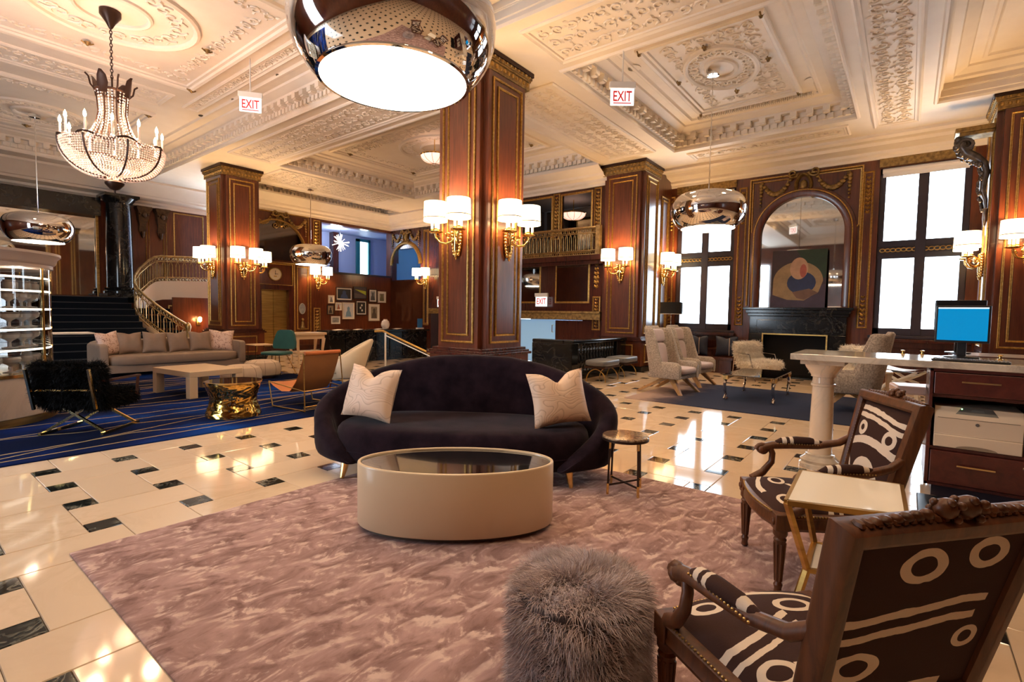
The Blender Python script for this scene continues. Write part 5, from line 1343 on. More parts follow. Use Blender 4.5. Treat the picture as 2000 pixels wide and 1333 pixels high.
# orange sling chair
sl = thing('sling_chair', 'orange leather sling chair on thin brass rods', 'lounge chair', (3.98,6.92,.014), face(-.12,.99))
M_or = plain('orange_leather', (.50,.17,.035), .42, c2=(.42,.13,.03), sc=4); M_or2 = plain('tan_leather_back', (.27,.12,.045), .55, c2=(.22,.10,.04), sc=4)
def slp(u, v):
    x = (2*u-1)*.33; s = v
    y = .42-.68*s if s < .6 else .012-.42*(s-.6)/.4*1.0; z = .36-.22*math.sin(PI*min(1, s/.62)*.5)**1 if s < .6 else 0
    tab = [(0,(.40,.36)),(.15,(.30,.30)),(.35,(.12,.235)),(.55,(-.06,.25)),(.70,(-.19,.40)),(.85,(-.29,.62)),(1,(-.36,.80))]
    for (a, p), (c, q) in zip(tab, tab[1:]):
        if s <= c+1e-9:
            t = (s-a)/(c-a); y = p[0]+(q[0]-p[0])*t; z = p[1]+(q[1]-p[1])*t; break
    return (x*(1-.10*v), y, z-.03*(1-(2*u-1)**2)*(1-v))
obj('sling', MB().sheet(slp, 10, 28), M_or, sl, 70)
bk2 = MB().sheet(lambda u, v: tuple(Vector(slp(u, .55+.43*v))+Vector((0,-.012,-.008))), 10, 14); obj('sling_backing', bk2, M_or2, sl, 70)
obj('top_roll', MB().tube([(-.30,-.365,.80),(.30,-.365,.80)], .028, 10), plain('burnt_orange_roll', (.42,.12,.03), .5), sl)
for s in (-1, 1):
    obj('side_rod', MB().tube([(s*.31,-.36,.80),(s*.34,-.42,.0)], .008, 6), M_brass_soft, sl); obj('side_rod', MB().tube([(s*.33,.40,.36),(s*.34,.30,.0)], .008, 6), M_brass_soft, sl)
    obj('runner', MB().tube([(s*.34,-.42,.012),(s*.34,.30,.012)], .010, 6), M_brass_soft, sl); obj('seat_rod', MB().tube([(s*.335,-.40,.28),(s*.33,.40,.36)], .008, 6), M_brass_soft, sl)
obj('cross_rod', MB().tube([(-.34,-.40,.28),(.34,-.40,.28)], .008, 6), M_brass_soft, sl); obj('cross_rod', MB().tube([(-.34,-.40,.06),(.34,-.40,.06)], .008, 6), M_brass_soft, sl)
# teal chair
tc = thing('teal_chair', 'teal upholstered chair with thin metal legs by the far column', 'chair', (5.62,10.95,.0145), face(-.88,-.40)); M_teal = plain('teal_velvet', (.010,.105,.100), .7, c2=(.008,.08,.075), sc=5, sheen=.3)
obj('seat', soft_box(MB(), -.27,.27,-.24,.27,.40,.48, 5), M_teal, tc, 60)
b = MB(); b.loft([[(w*q, -.26-.12*(z-.5), z) if k == 0 else (w*q, -.20-.12*(z-.5), z) for k in (0,) for q in (-1,-.6,0,.6,1)]+[(w*q, -.20-.12*(z-.5), z) for q in (1,.6,0,-.6,-1)] for w, z in ((.25,.52),(.285,.56),(.28,.68),(.23,.84),(.19,.92),(.12,.945))]); obj('backrest', b, M_teal, tc, 70)
obj('back_stem', MB().tube([(0,-.12,.40),(0,-.27,.42),(0,-.28,.58)], .012, 6), M_iron, tc)
for sx in (-1, 1):
    for sy in (-1, 1): obj('leg', MB().rod((sx*.14,sy*.12,.41), (sx*.27,sy*.25,0), .010), M_iron if sy > 0 else M_brass_soft, tc)
# cream barrel chair with a bolster
bc2 = thing('cream_tub_chair', 'cream tub chair with a tall sloping back beside the handrail', 'armchair', (5.45,8.15,.014), face(-.80,.55)); M_cr = plain('cream_leather', (.62,.50,.34), .45, c2=(.57,.45,.30), sc=4)
rings = []
for i in range(41):
    s = 2*i/40-1; a = s*2.0; x, y = .36*math.sin(a), -.34*math.cos(a); h = .52+.36*max(0, math.cos(a*.75))**1.5; nx, ny = math.sin(a), -math.cos(a)
    P = lambda off, z: (x-nx*off, y-ny*off-max(0, z-.35)*.35*max(0, math.cos(a)), z)
    rings.append([P(.02,.20), P(-.01,.32), P(0,h-.04), P(.03,h), P(.07,h), P(.10,h-.04), P(.09,.32), P(.08,.20)])
obj('shell', MB().loft(rings), M_cr, bc2, 60); obj('seat', soft_box(MB(), -.29,.29,-.28,.34,.26,.42, 5), M_cr, bc2, 60)
b = MB().sheet(lambda u, v: (-.07+.14*u, -.362-.345*(v*.4), .33+.40*v), 3, 8); obj('pale_band', b, plain('pale_blue_band', (.52,.55,.66), .5), bc2)
for sx in (-1, 1):
    for sy in (-1, 1): obj('leg', MB().rod((sx*.20,sy*.20,.26), (sx*.25,sy*.26,0), .018, .012), M_wood_dark, bc2)
obj('apron', MB().box(-.25,.25,-.24,.27,.16,.27), M_cr, bc2, 0, bev=.02)
# black fur director chair
bfc = thing('black_fur_chair', 'black fur chair on crossed brass legs in front of the pastry case', 'lounge chair', (1.58,7.33,.014), face(.70,.71)); M_bfur = plain('black_fur', (.003,.003,.0035), .7, c2=(.007,.006,.006), sc=9, spec=.12)
L2 = Matrix.Translation((0,-.29,.42)) @ Matrix.Rotation(.16, 4, 'X')
obj('seat', soft_box(MB(), -.30,.30,-.27,.32,.30,.43, 5), M_bfur, bfc, 60); b = soft_box(MB(), -.33,.33,-.05,.05,-.08,.36, 5); b.move(L2); obj('back', b, M_bfur, bfc, 60)
fur_on_boxes('seat_fur', [(-.30,.30,-.27,.32,.30,.42)], M_bfur, 14000, .06, .003, bfc, None, .5); fur_on_boxes('back_fur', [(-.33,.33,-.05,.05,-.06,.35)], M_bfur, 14000, .06, .003, bfc, L2, .5)
for s in (-1, 1):
    obj('floor_bar', MB().bar((s*.31,-.33,.014), (s*.31,.33,.014), .028, .028), M_brass, bfc, 0); obj('crossed_leg', MB().bar((s*.31,-.27,.02), (-s*.29,-.24,.40), .026, .026), M_brass, bfc, 0)
    obj('crossed_leg', MB().bar((s*.31,.27,.02), (-s*.29,.24,.40), .026, .026), M_brass, bfc, 0); obj('back_post', MB().bar((s*.30,-.40,.30), (s*.30,-.50,.74), .022, .03), M_brass, bfc, 0)
    obj('armrest', MB().bar((s*.345,-.36,.60), (s*.345,.30,.585), .05, .022).bar((s*.33,.27,.36), (s*.345,.28,.585), .03, .03), M_wood_dark, bfc, 0)
obj('back_rail', MB().bar((-.30,-.375,.50), (.30,-.375,.50), .012, .018), M_brass, bfc, 0)
# ================================================================ pastry case
pc = thing('display_case', 'round glass display case with cream marble base and lit shelves', 'display case', (.55,8.95,.0145))
R_ = 1.0
obj('base', MB().lathe([(R_-.01,.08),(R_,.09),(R_,.55),(R_-.01,.56)], 72), veined('case_marble', (.70,.58,.48), (.52,.42,.34), 1.2, .15, .05), pc)
obj('brass_kick', MB().lathe([(R_+.012,0),(R_+.012,.085),(R_-.01,.085)], 72), M_brass_soft, pc); obj('brass_rim', MB().lathe([(R_+.005,.555),(R_+.015,.56),(R_+.015,.595),(R_-.03,.60),(.0,.60)], 72), M_brass, pc)
M_core = plain('case_core', (.07,.06,.055), .15, .3)
obj('core', MB().lathe([(.42,.60),(.42,1.90)], 40), M_core, pc)
M_shelf = plain('shelf_glass', (.30,.29,.28), .12)
M_led = glow('shelf_light_strip', (1,.86,.68), 2.4)
for z in (.86,1.10,1.34,1.56,1.72): obj('shelf', MB().lathe([(.42,z),(R_-.04,z),(R_-.03,z+.008),(R_-.03,z+.022),(R_-.04,z+.03),(.42,z+.03)], 64, cap=False), M_shelf, pc); obj('light_strip', MB().lathe([(R_-.027,z+.004),(R_-.024,z+.015),(R_-.027,z+.026)], 64, cap=False), M_led, pc)
obj('glazing', MB().lathe([(R_-.015,.60),(R_-.015,1.86)], 72, cap=False), M_glass, pc)
for k in range(8):
    a = -2.45+k*.62; obj('mullion', MB().rod((math.cos(a)*(R_-.01),math.sin(a)*(R_-.01),.60), (math.cos(a)*(R_-.01),math.sin(a)*(R_-.01),1.86), .014), M_brass, pc)
obj('cornice', MB().lathe([(R_-.02,1.85),(R_+.01,1.86),(R_+.01,1.90),(R_+.04,1.93),(R_+.05,1.98),(R_+.09,2.02),(R_+.09,2.05),(.0,2.05)], 72), plain('case_plaster', (.55,.46,.42), .5), pc)
for z in (1.83,): lamp('case_light', (.55+.62,8.95-.55,z), 6, (1,.8,.6), .06, parent=None)
me_cup = mesh_of('glass_goblet', MB().lathe([(.075,0),(.07,.008),(.015,.02),(.012,.07),(.03,.09),(.085,.125),(.095,.165),(.085,.19)], 18), plain('frosted_goblet', (.80,.74,.68), .15, spec=.8))
names = {0.602: 'brass rim', .895: 'lowest shelf', 1.135: 'second shelf', 1.375: 'third shelf', 1.595: 'fourth shelf'}
for z, nm in names.items():
    if z > 1.4: continue
    for k in range(9):
        a = -2.15+k*.26; tag(obj('glass_goblet', me_cup, None, loc=(.55+.78*math.cos(a), 8.95+.78*math.sin(a), z+.0125)), 'pale stemmed goblet standing on the %s of the display case' % nm, 'goblet', 'goblets on the %s of the display case' % nm)
me_jar = mesh_of('storage_jar', MB().lathe([(.07,0),(.075,.01),(.075,.08),(.06,.095),(.06,.11),(.0,.115)], 16), plain('jar_cream', (.78,.72,.66), .25))
for k in range(9):
    a = -2.15+k*.26; tag(obj('storage_jar', me_jar, None, loc=(.55+.80*math.cos(a), 8.95+.80*math.sin(a), 1.6055)), 'small cream lidded jar on the top shelf row of the display case', 'jar', 'jars on the upper shelf of the display case')
tb = thing('service_shelf', 'thin white ledge sticking out beside the display case', 'shelf', (1.9,10.3,.98)); obj('ledge', MB().box(-.45,.35,-.2,.2,0,.025), M_white, tb, 0, bev=.004); obj('post', MB().box(-.40,-.34,-.05,.05,-.966,0), M_white, tb, 0)
# small black side tables by the beige sofa
sb = thing('wire_side_table', 'small square side table with thin legs at the end of the beige sofa', 'side table', (6.10,12.75,0)); obj('top', MB().box(-.24,.24,-.24,.24,.52,.545), M_lacq, sb, 0)
for sx in (-1, 1):
    for sy in (-1, 1): obj('leg', MB().rod((sx*.2,sy*.2,.52), (sx*.2,sy*.2,0), .009), M_iron, sb)

# ================================================================ black counter, console and handrail
ct2 = thing('marble_counter', 'long black marble counter below the gallery of framed pictures', 'counter', (0,0,0))
obj('counter_top', MB().box(7.45,10.98,11.85,12.45,.82,.88), M_black_marble, ct2, 0, bev=.012); obj('counter_base', MB().box(7.50,10.95,11.93,12.40,0,.10), M_black_marble, ct2, 0)
for k in range(7): obj('front_panel', MB().box(7.52+k*.49,7.52+k*.49+.47,11.92,12.40,.10,.82), M_black_marble, ct2, 0, bev=.012)
M_book = plain('menu_paper', (.80,.70,.60), .7)
for k, x in enumerate((7.72,8.35,9.05,9.72)):
    t = thing('open_menu', 'open white menu lying on the black counter, %s from the cream console' % ('first','second','third','fourth')[k], 'menu', (x,12.05,.881), .0, 'menus on the black counter')
    obj('left_page', MB().add([(-.22,-.14,.03),(0,-.14,.005),(0,.14,.005),(-.22,.14,.03)], [(0,1,2,3)]), M_book, t, 0); obj('right_page', MB().add([(0,-.14,.005),(.22,-.14,.03),(.22,.14,.03),(0,.14,.005)], [(0,1,2,3)]), M_book, t, 0)
    obj('cover', MB().box(-.22,.22,-.145,.145,0,.005), M_wood_dark, t, 0)
vs_ = tag(obj('white_vase', MB().lathe([(.06,0),(.08,.01),(.12,.10),(.125,.16),(.10,.24),(.06,.27),(.055,.29),(.065,.30)], 28, (9.55,12.22,.881)), plain('matte_white_ceramic', (.80,.70,.62), .5)), 'rounded white ceramic vase on the black marble counter', 'vase')
sg = thing('blue_stand_sign', 'small blue card standing at the end of the black counter', 'sign', (10.75,12.05,.881)); obj('card', MB().box(-.10,.10,-.006,.006,.04,.32), plain('card_blue', (.03,.16,.42), .4), sg, 0); obj('holder', MB().box(-.12,.12,-.05,.05,0,.04), M_white, sg, 0)
cs = thing('cream_console', 'cream console table at the end of the black counter', 'table', (6.78,11.75,0), .05); obj('top', MB().box(-.42,.42,-.22,.22,.80,.86), M_lacq, cs, 0, bev=.008); obj('apron', MB().box(-.38,.38,-.18,.18,.70,.80), M_lacq, cs, 0)
obj('lower_shelf', MB().box(-.36,.36,-.17,.17,.36,.40), M_lacq, cs, 0)
for sx in (-1, 1):
    for sy in (-1, 1): obj('leg', MB().tube([(sx*.36,sy*.17,.72),(sx*.34,sy*.16,.5),(sx*.31,sy*.15,.25),(sx*.34,sy*.17,0)], [.045,.035,.025,.03], 8), M_lacq, cs)
hr = thing('brass_handrail', 'sloping brass handrail on slim white posts behind the dark sofa', 'handrail', (0,0,0))
obj('rail', MB().tube([(6.15,8.20,1.02),(6.25,8.08,1.03),(6.95,7.15,.50),(7.3,6.7,.2)], .022, 8), M_brass_soft, hr)
obj('second_rail', MB().tube([(6.27,8.00,.94),(6.95,7.10,.43),(7.3,6.65,.13)], .012, 6), M_white, hr)
for (x, y, z) in ((6.27,8.02,1.0),(6.97,7.10,.48)): obj('post', MB().rod((x,y,0),(x,y,z),.018), M_white, hr)

# ================================================================ curved stair
M_str = plain('cream_stair_string', (.66,.54,.42), .6)
PA = [(6.02,17.15,.92),(5.80,17.22,1.08),(5.45,17.36,1.38),(5.15,17.50,1.68),(4.98,17.68,1.92),(4.92,17.88,2.12),(4.99,18.08,2.34),(5.18,18.26,2.60),(5.45,18.38,2.86),(5.62,18.42,2.98),(5.80,18.44,3.02),(6.4,18.44,3.05),(7.3,18.44,3.08)]
rl_ = railing('curved_stair', 'curved staircase with bronze railing climbing beside the far column', PA, .80, M_rail, per=.19); rl_['category'] = 'staircase'
b = MB(); Q = [Vector(p)-Vector((0,0,.80)) for p in PA]
b.loft([[q+Vector((0,-.03,.03)), q+Vector((0,.03,.03)), q+Vector((0,.03,-(.18 if i < 5 else .55))), q+Vector((0,-.03,-(.18 if i < 5 else .55)))] for i, q in enumerate(Q)]); obj('string', b, M_str, rl_, 60)
b = MB(); b.loft([[q+Vector((0,0,-.55)), q+Vector((.25,.55,-.45))] for q in Q[5:]], False, False, False); obj('soffit', b, M_str, rl_, 60)
obj('newel_post', MB().lathe([(.09,0),(.09,.08),(.05,.12),(.045,.70),(.07,.80),(.08,.86),(.05,.95),(.0,1.0)], 16, (6.05,17.13,0)), M_rail, rl_)
for k in range(7):
    p = PA[1+k*7//8]; obj('tread', MB().box(p[0]-.1,p[0]+.9,p[1],p[1]+.5,max(.0,p[2]-.95-.17),max(.02,p[2]-.95)), M_step, rl_, 0)
# ================================================================ lights
WARM = (1.0, .60, .27)
M_shade = glow('lit_linen_shade', (1.0,.76,.44), 3.2, (.9,.82,.7))
M_cand = glow('lit_candle_sleeve', (1.0,.66,.30), 2.2)
M_flame = glow('candle_bulb', (1.0,.72,.38), 40)
def sconce(label, loc, n, power=36, group='gilded two armed wall sconces'):
    s = thing('wall_sconce', label, 'sconce', loc, face(*n), group)
    b = MB()
    for k in range(9):
        z = .10-k*.048; w_ = .10*(1-((k-2)/8.)**2)+.01
        for q in (-1, 0, 1): b.ball((q*w_*.8, .03+.02*(q == 0), z+(.01 if q else 0)), (.030,.030,.030), 7, 5)
    b.tube([(0,.06,.12),(0,.05,0),(0,.05,-.20),(0,.04,-.33)], [.02,.035,.03,.012], 8); b.lathe([(.0,-.36),(.02,-.34),(.03,-.28),(.02,-.24)], 10, (0,.045,0))
    obj('backplate', b, M_brass, s, 60)
    for q in (-1, 1):
        d = Vector((q*.707, .707, 0)); e = d*.34
        pts = [Vector((0,.05,-.02)), d*.08+Vector((0,.02,-.09)), d*.17+Vector((0,.01,-.12)), d*.27+Vector((0,0,-.10)), d*.335+Vector((0,0,-.03)), e+Vector((0,0,.03))]
        a = obj('arm', MB().tube(pts, [.022,.022,.02,.018,.017,.02], 8), M_brass, s, 60)
        c_ = d*.13+Vector((0,.02,.0)); sp = MB().tube([c_+d*.055*math.cos(t)*(1-t/11)+Vector((0,0,.055*math.sin(t)*(1-t/11))) for t in [i*.5 for i in range(18)]], .014, 6)
        c_ = d*.30+Vector((0,0,-.03)); sp.tube([c_+d*.04*math.cos(t)*(1-t/11)+Vector((0,0,.04*math.sin(t)*(1-t/11))) for t in [i*.5 for i in range(18)]], .011, 6)
        obj('arm_scroll', sp, M_brass, a, 60)
        obj('drip_dish', MB().lathe([(.02,.03),(.10,.045),(.115,.06),(.10,.065),(.03,.06)], 20, e), M_brass, s)
        for k in range(3):
            t = 2*PI*k/3+.4; x, y = e.x+.055*math.cos(t), e.y+.055*math.sin(t)
            cd = obj('candle', MB().lathe([(.018,.10),(.018,.24)], 8, (x,y,0)), M_cand, s); obj('candle_cup', MB().lathe([(.012,.055),(.028,.07),(.020,.085),(.03,.10),(.018,.105)], 10, (x,y,0)), M_brass, cd)
        sh = obj('shade', MB().lathe([(.180,.215),(.172,.50)], 32, e, cap=False), M_shade, s)
        obj('shade_trim', MB().lathe([(.1825,.255),(.183,.262),(.1815,.268)], 32, e, cap=False), M_brass_soft, sh)
        lamp('sconce_bulb', (e.x, e.y, .36), power, WARM, .05, parent=s)
    return s
SCN = [('two armed gilded sconce on the sofa column face toward the beige sofa', (5.625,5.46,2.57), (-1,0)), ('two armed gilded sconce on the sofa column face toward the desk', (6.18,4.945,2.57), (0,-1)),
       ('two armed gilded sconce on the far column face toward the curved stair', (5.935,14.95,2.57), (-1,0)), ('two armed gilded sconce on the far column face above the beige sofa', (6.45,14.385,2.57), (0,-1)), ('two armed gilded sconce on the far column face toward the lift', (6.965,14.95,2.57), (1,0)),
       ('two armed gilded sconce beside the lift near the framed pictures', (10.22,16.95,2.48), (0,-1)), ('two armed gilded sconce by the polished panel beyond the counter', (13.52,14.85,2.60), (-1,0)),
       ('two armed gilded sconce on the pilaster beside the balcony', (11.885,5.80,2.57), (-1,0)), ('two armed gilded sconce on the narrow wall between pilaster and window', (13.32,5.29,2.57), (0,-1)),
       ('two armed gilded sconce on the pilaster behind the monitor', (11.885,-1.55,2.57), (-1,0)), ('two armed gilded sconce at the window side of the monitor pilaster', (12.45,-1.03,2.50), (0,1))]
s0 = None
for k, (lab, loc, n_) in enumerate(SCN): sconce(lab, loc, n_)
# chrome drum pendants
M_diff = glow('lamp_diffuser', (1.0,.86,.68), 6.5)
def pendant(label, x, y, top=ZC+.05, zb=2.85):
    p = thing('chrome_pendant', label, 'pendant lamp', (x, y, zb), 0, 'chrome drum pendants'); top += 2.85-zb
    prof = [(.45,.0),(.462,.004),(.53,.065),(.60,.175),(.628,.295),(.62,.405),(.565,.515),(.465,.585),(.30,.622),(.12,.637),(.05,.641),(.0,.643)]
    sm = []
    for i in range(len(prof)-1):
        for t in (0, .5):
            p0 = prof[max(0,i-1)]; p1 = prof[i]; p2 = prof[i+1]; p3 = prof[min(len(prof)-1,i+2)]
            f = lambda a, b, c, d: .5*((2*b)+(c-a)*t+(2*a-5*b+4*c-d)*t*t+(3*b-a-3*c+d)*t**3)
            sm.append((max(0,f(p0[0],p1[0],p2[0],p3[0])), f(p0[1],p1[1],p2[1],p3[1])))
    sm.append(prof[-1])
    obj('drum', MB().lathe(sm, 72, cap=False), M_chrome, p, 80)
    obj('diffuser', MB().lathe([(.448,.006),(.0,.006)], 64, cap=False), M_diff, p, 0); obj('rim', MB().lathe([(.447,.008),(.447,-.006),(.468,-.004),(.466,.010)], 64, cap=False), M_chrome, p)
    obj('rod', MB().rod((0,0,.62), (0,0,top-2.85-.05), .010), M_chrome, p); obj('rose', MB().lathe([(.02,-.10),(.10,-.09),(.11,-.02),(.11,0)], 28, (0,0,top-2.85)), M_chrome, p)
    return p
pendant('huge chrome drum pendant hanging above the oval table', 2.10, 2.60)
pendant('chrome drum pendant hanging in front of the window by the fireplace', 9.20, 2.85, zb=2.96)
pendant('chrome drum pendant hanging above the glass display case', 2.50, 15.5)
pendant('chrome drum pendant hanging in front of the framed pictures', 8.78, 14.95, ZS)
# crystal chandelier
ch = thing('crystal_chandelier', 'crystal bowl chandelier with dark bronze ribs and lit candles', 'chandelier', (2.34,9.25,0))
CH_T, CH_R, CH_B = 4.72, 3.74, 3.22
obj('ceiling_cup', MB().lathe([(.02,5.42),(.06,5.5),(.13,5.6),(.13,5.665)], 16), M_iron, ch)
b = MB()
for k in range(16): 
    z = 4.74+k*.045; a = (k % 2)*PI/2; b.tube([(.016*math.cos(t)*math.cos(a), .016*math.cos(t)*math.sin(a), z+.03*math.sin(t)) for t in [2*PI*i/8 for i in range(8)]], .006, 5, True)
obj('chain', b, M_iron, ch)
obj('crown_ring', MB().tube([(.20*math.cos(t),.20*math.sin(t),4.52) for t in [2*PI*i/24 for i in range(24)]], .018, 6, True), M_iron, ch); obj('centre_stem', MB().rod((0,0,3.7),(0,0,4.74),.012), M_iron, ch)
for k in range(8):
    a = 2*PI*k/8; c, s = math.cos(a), math.sin(a)
    if k % 2: obj('crown_leaf', MB().loft([[((.20+o)*c-w_*s,(.20+o)*s+w_*c,z),((.20+o)*c+w_*s,(.20+o)*s-w_*c,z),((.22+o)*c,(.22+o)*s,z)] for o, w_, z in ((0,.05,4.45),(.01,.075,4.58),(.03,.06,4.68),(.06,.02,4.74))]), M_iron, ch)
    else: obj('crown_hook', MB().tube([(.20*c,.20*s,4.5),(.25*c,.25*s,4.56),(.27*c,.27*s,4.66),(.31*c,.31*s,4.70)], .012, 5), M_iron, ch)
    obj('neck_rod', MB().tube([(.19*c,.19*s,4.5),(.17*c,.17*s,4.2),(.22*c,.22*s,3.95),(.30*c,.30*s,CH_R+.05)], .011, 5), M_iron, ch)
rim = [((.60+.025*math.cos(8*t))*math.cos(t), (.60+.025*math.cos(8*t))*math.sin(t), CH_R+.035*math.cos(8*t)) for t in [2*PI*i/64 for i in range(64)]]
obj('rim', MB().tube(rim, .016, 6, True), M_iron, ch)
for k in range(8):
    a = 2*PI*k/8; pts = []
    for i in range(9):
        t = i/8; r = .615*math.cos(t*PI/2*.94)**.8+.02; z = CH_R-(CH_R-CH_B-.08)*math.sin(t*PI/2); pts.append((r*math.cos(a), r*math.sin(a), z))
    obj('bowl_rib', MB().tube(pts, .013, 5), M_iron, ch)
obj('bottom_cup', MB().lathe([(.0,CH_B-.16),(.012,CH_B-.14),(.012,CH_B-.10),(.06,CH_B-.08),(.115,CH_B-.02),(.12,CH_B+.01),(.08,CH_B+.04)], 20), M_iron, ch)
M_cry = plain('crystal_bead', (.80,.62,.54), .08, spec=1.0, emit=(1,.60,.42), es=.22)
V = []; Fc = []
def bead(p, r, rz):
    n = len(V); V.extend([(p[0]+r,p[1],p[2]),(p[0],p[1]+r,p[2]),(p[0]-r,p[1],p[2]),(p[0],p[1]-r,p[2]),(p[0],p[1],p[2]+rz),(p[0],p[1],p[2]-rz)])
    Fc.extend([(n,n+1,n+4),(n+1,n+2,n+4),(n+2,n+3,n+4),(n+3,n,n+4),(n+1,n,n+5),(n+2,n+1,n+5),(n+3,n+2,n+5),(n,n+3,n+5)])
for i in range(22):
    t = (i+.3)/22; r = .60*math.cos(t*PI/2*.94)**.8+.02; z = CH_R-(CH_R-CH_B-.08)*math.sin(t*PI/2); m_ = int(2*PI*r/.034)
    for j in range(m_): bead((r*math.cos(2*PI*(j+.5*(i % 2))/m_), r*math.sin(2*PI*(j+.5*(i % 2))/m_), z), .013, .016)
for k in range(24):
    a = 2*PI*k/24
    for i in range(18):
        t = i/17; r = .19+.13*t**2-.05*math.sin(PI*t); bead((r*math.cos(a), r*math.sin(a), 4.5-.68*t), .011, .017)
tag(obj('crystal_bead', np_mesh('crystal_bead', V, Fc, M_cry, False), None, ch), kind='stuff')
for k in range(12):
    a = 2*PI*(k+.5)/12; x, y = .585*math.cos(a), .585*math.sin(a)
    cd = obj('candle', MB().lathe([(.03,CH_R+.02),(.012,CH_R+.05),(.014,CH_R+.06),(.014,CH_R+.22)], 8, (x,y,0)), M_cry, ch)
    obj('flame_bulb', MB().lathe([(.008,CH_R+.22),(.020,CH_R+.25),(.016,CH_R+.29),(.0,CH_R+.33)], 10, (x,y,0)), M_flame, cd)
for k in range(4):
    a = 2*PI*k/4+.4; lamp('chandelier_bulb', (.48*math.cos(a), .48*math.sin(a), CH_R+.34), 30, (1,.55,.32), .08, parent=ch)
lamp('chandelier_core', (0,0,CH_R-.1), 9, (1,.6,.36), .15, parent=ch)
# bowl chandeliers further back
def bowl_lamp(lab, x, y, z, r, top, group='flush crystal bowl lamps'):
    t = thing('crystal_bowl_lamp', lab, 'chandelier', (x, y, z), 0, group)
    obj('bowl', MB().lathe([(r*math.cos(q*PI/2/8), -r*.55*math.sin(q*PI/2/8)) for q in range(9)], 28, cap=False), glow('bowl_crystal', (1,.60,.46), .9), t); obj('rim', MB().lathe([(r,-.02),(r+.012,0),(r,.02)], 28, cap=False), M_brass, t)
    bm = MB()
    for q in range(10): a = 2*PI*q/10; bm.tube([(r*1.01*math.cos(a)*math.cos(i*PI/2/6), r*1.01*math.sin(a)*math.cos(i*PI/2/6), -r*.56*math.sin(i*PI/2/6)) for i in range(7)], .006, 4)
    obj('bowl_wires', bm, M_brass_soft, t); obj('stem', MB().rod((0,0,0),(0,0,top-z),.012), M_brass, t)
    return t
bowl_lamp('crystal bowl lamp on the ceiling beside the sofa column', 8.78, 9.35, 5.25, .34, ZC+.05)
bowl_lamp('crystal bowl lamp behind the balcony railing', 12.85, 7.82, 4.35, .36, 4.74)
sp_ = thing('crystal_starburst', 'small crystal starburst lamp in the blue lit upper room', 'chandelier', (11.85,18.0,4.12))
b = MB()
for k in range(40):
    a, e = RNG.random()*2*PI, (RNG.random()-.5)*PI; d = Vector((math.cos(a)*math.cos(e), math.sin(a)*math.cos(e), math.sin(e))); b.tube([d*.05, d*.34], [.008,.014], 4)
obj('crystal_rays', b, glow('starburst_crystal', (1,.80,.66), 1.4), sp_); obj('core', MB().ball((0,0,0), .09), glow('starburst_core', (1,.85,.7), 8), sp_); obj('rod', MB().rod((0,0,0),(0,0,.6),.01), M_chrome, sp_)
# small wall light by the far column
wl = thing('wall_lantern', 'small glowing wall light beside the far column', 'wall light', (6.72,18.05,1.05)); obj('globe', MB().lathe([(.02,-.08),(.05,-.04),(.055,.05),(.03,.09)], 14), glow('lantern_glow', (1,.5,.18), 18), wl); obj('bracket', MB().bar((0,0,-.10),(0,.12,-.10),.02,.02).box(-.05,.05,.11,.13,-.18,.02), M_brass_soft, wl)
lamp('lantern_bulb', (6.72,17.92,1.05), 8, (1,.45,.15), .05)
struct('wall_stair', MB().box(6.0,7.6,18.2,18.25,0,1.75), M_wood, smooth=0)
# spots: mostly at the recessed downlights, plus added fill over the foreground
for (x, y, e) in ((9.3,2.7,60),(9.3,9.5,90),(2.4,12.5,60),(2.2,5.5,90)): pass
def down(x, y, power, z=ZC-.02, angle=2.2): lamp('ceiling_spot', (x, y, z), power, (1,.70,.42), .2, 'SPOT', angle=angle)
for x, y in ((7.6,4.0),(9.6,4.0),(11.2,2.4),(9.0,1.4),(8.0,6.9),(10.4,6.9),(7.5,10),(4.8,7.5),(4.8,11),(1.6,12.95),(4.4,6.75),): down(x, y, 55)
for x, y in ((4.6,3.6),(4.6,1.0),(3.6,4.4),(.2,.9),(3.0,-.8),(.6,-1.0)): down(x, y, 80)  # added fill spots for the foreground, no fittings built here

# ================================================================ exit signs
def exit_sign(lab, loc, rz, h_rod, arrow=False, s=1.0):
    t = thing('exit_sign', lab, 'exit sign', loc, rz, 'white exit signs with red letters'); t.scale = (s, s, s)
    obj('panel', MB().box(-.17,.17,-.008,.008,-.24,.0), glow('exit_panel_white', (1,.97,.94), .75, (.8,.8,.8)), t, 0)
    obj('housing', MB().box(-.19,.19,-.03,.03,0,.09), M_white, t, 0, bev=.006)
    if h_rod: obj('stem', MB().rod((0,0,.09),(0,0,.09+h_rod),.010), M_white, t); obj('canopy', MB().lathe([(.07,.07+h_rod),(.07,.09+h_rod)], 16), M_white, t)
    for q in (-1, 1):
        cu_ = bpy.data.curves.new('exit_letters', 'FONT'); cu_.body = 'EXIT'; cu_.size = .205; cu_.align_x = 'CENTER'; cu_.extrude = .001; cu_.offset = .003
        cu_.materials.append(M_red); o = bpy.data.objects.new('exit_letters', cu_); COL.objects.link(o); o.parent = t
        me_t = bpy.data.meshes.new_from_object(o.evaluated_get(bpy.context.evaluated_depsgraph_get())); bpy.data.objects.remove(o)
        o = obj('exit_letters', me_t, None, t); o.location = (0, q*.0105, -.180); o.rotation_euler = (PI/2, 0, 0 if q < 0 else PI)
        o.scale = (.66, 1, 1)
        if arrow: obj('underline', MB().box(-.13,.13,q*.0105-.001,q*.0105+.001,-.217,-.203), M_red, t, 0)
    return t
M_red = plain('exit_red', (.55,.02,.02), .5, emit=(.8,.02,.02), es=.25)
exit_sign('lit exit sign hanging from the ceiling nearest the window coffer', (6.90,3.42,4.70), face(-.79,-.61)+PI, .86, True)
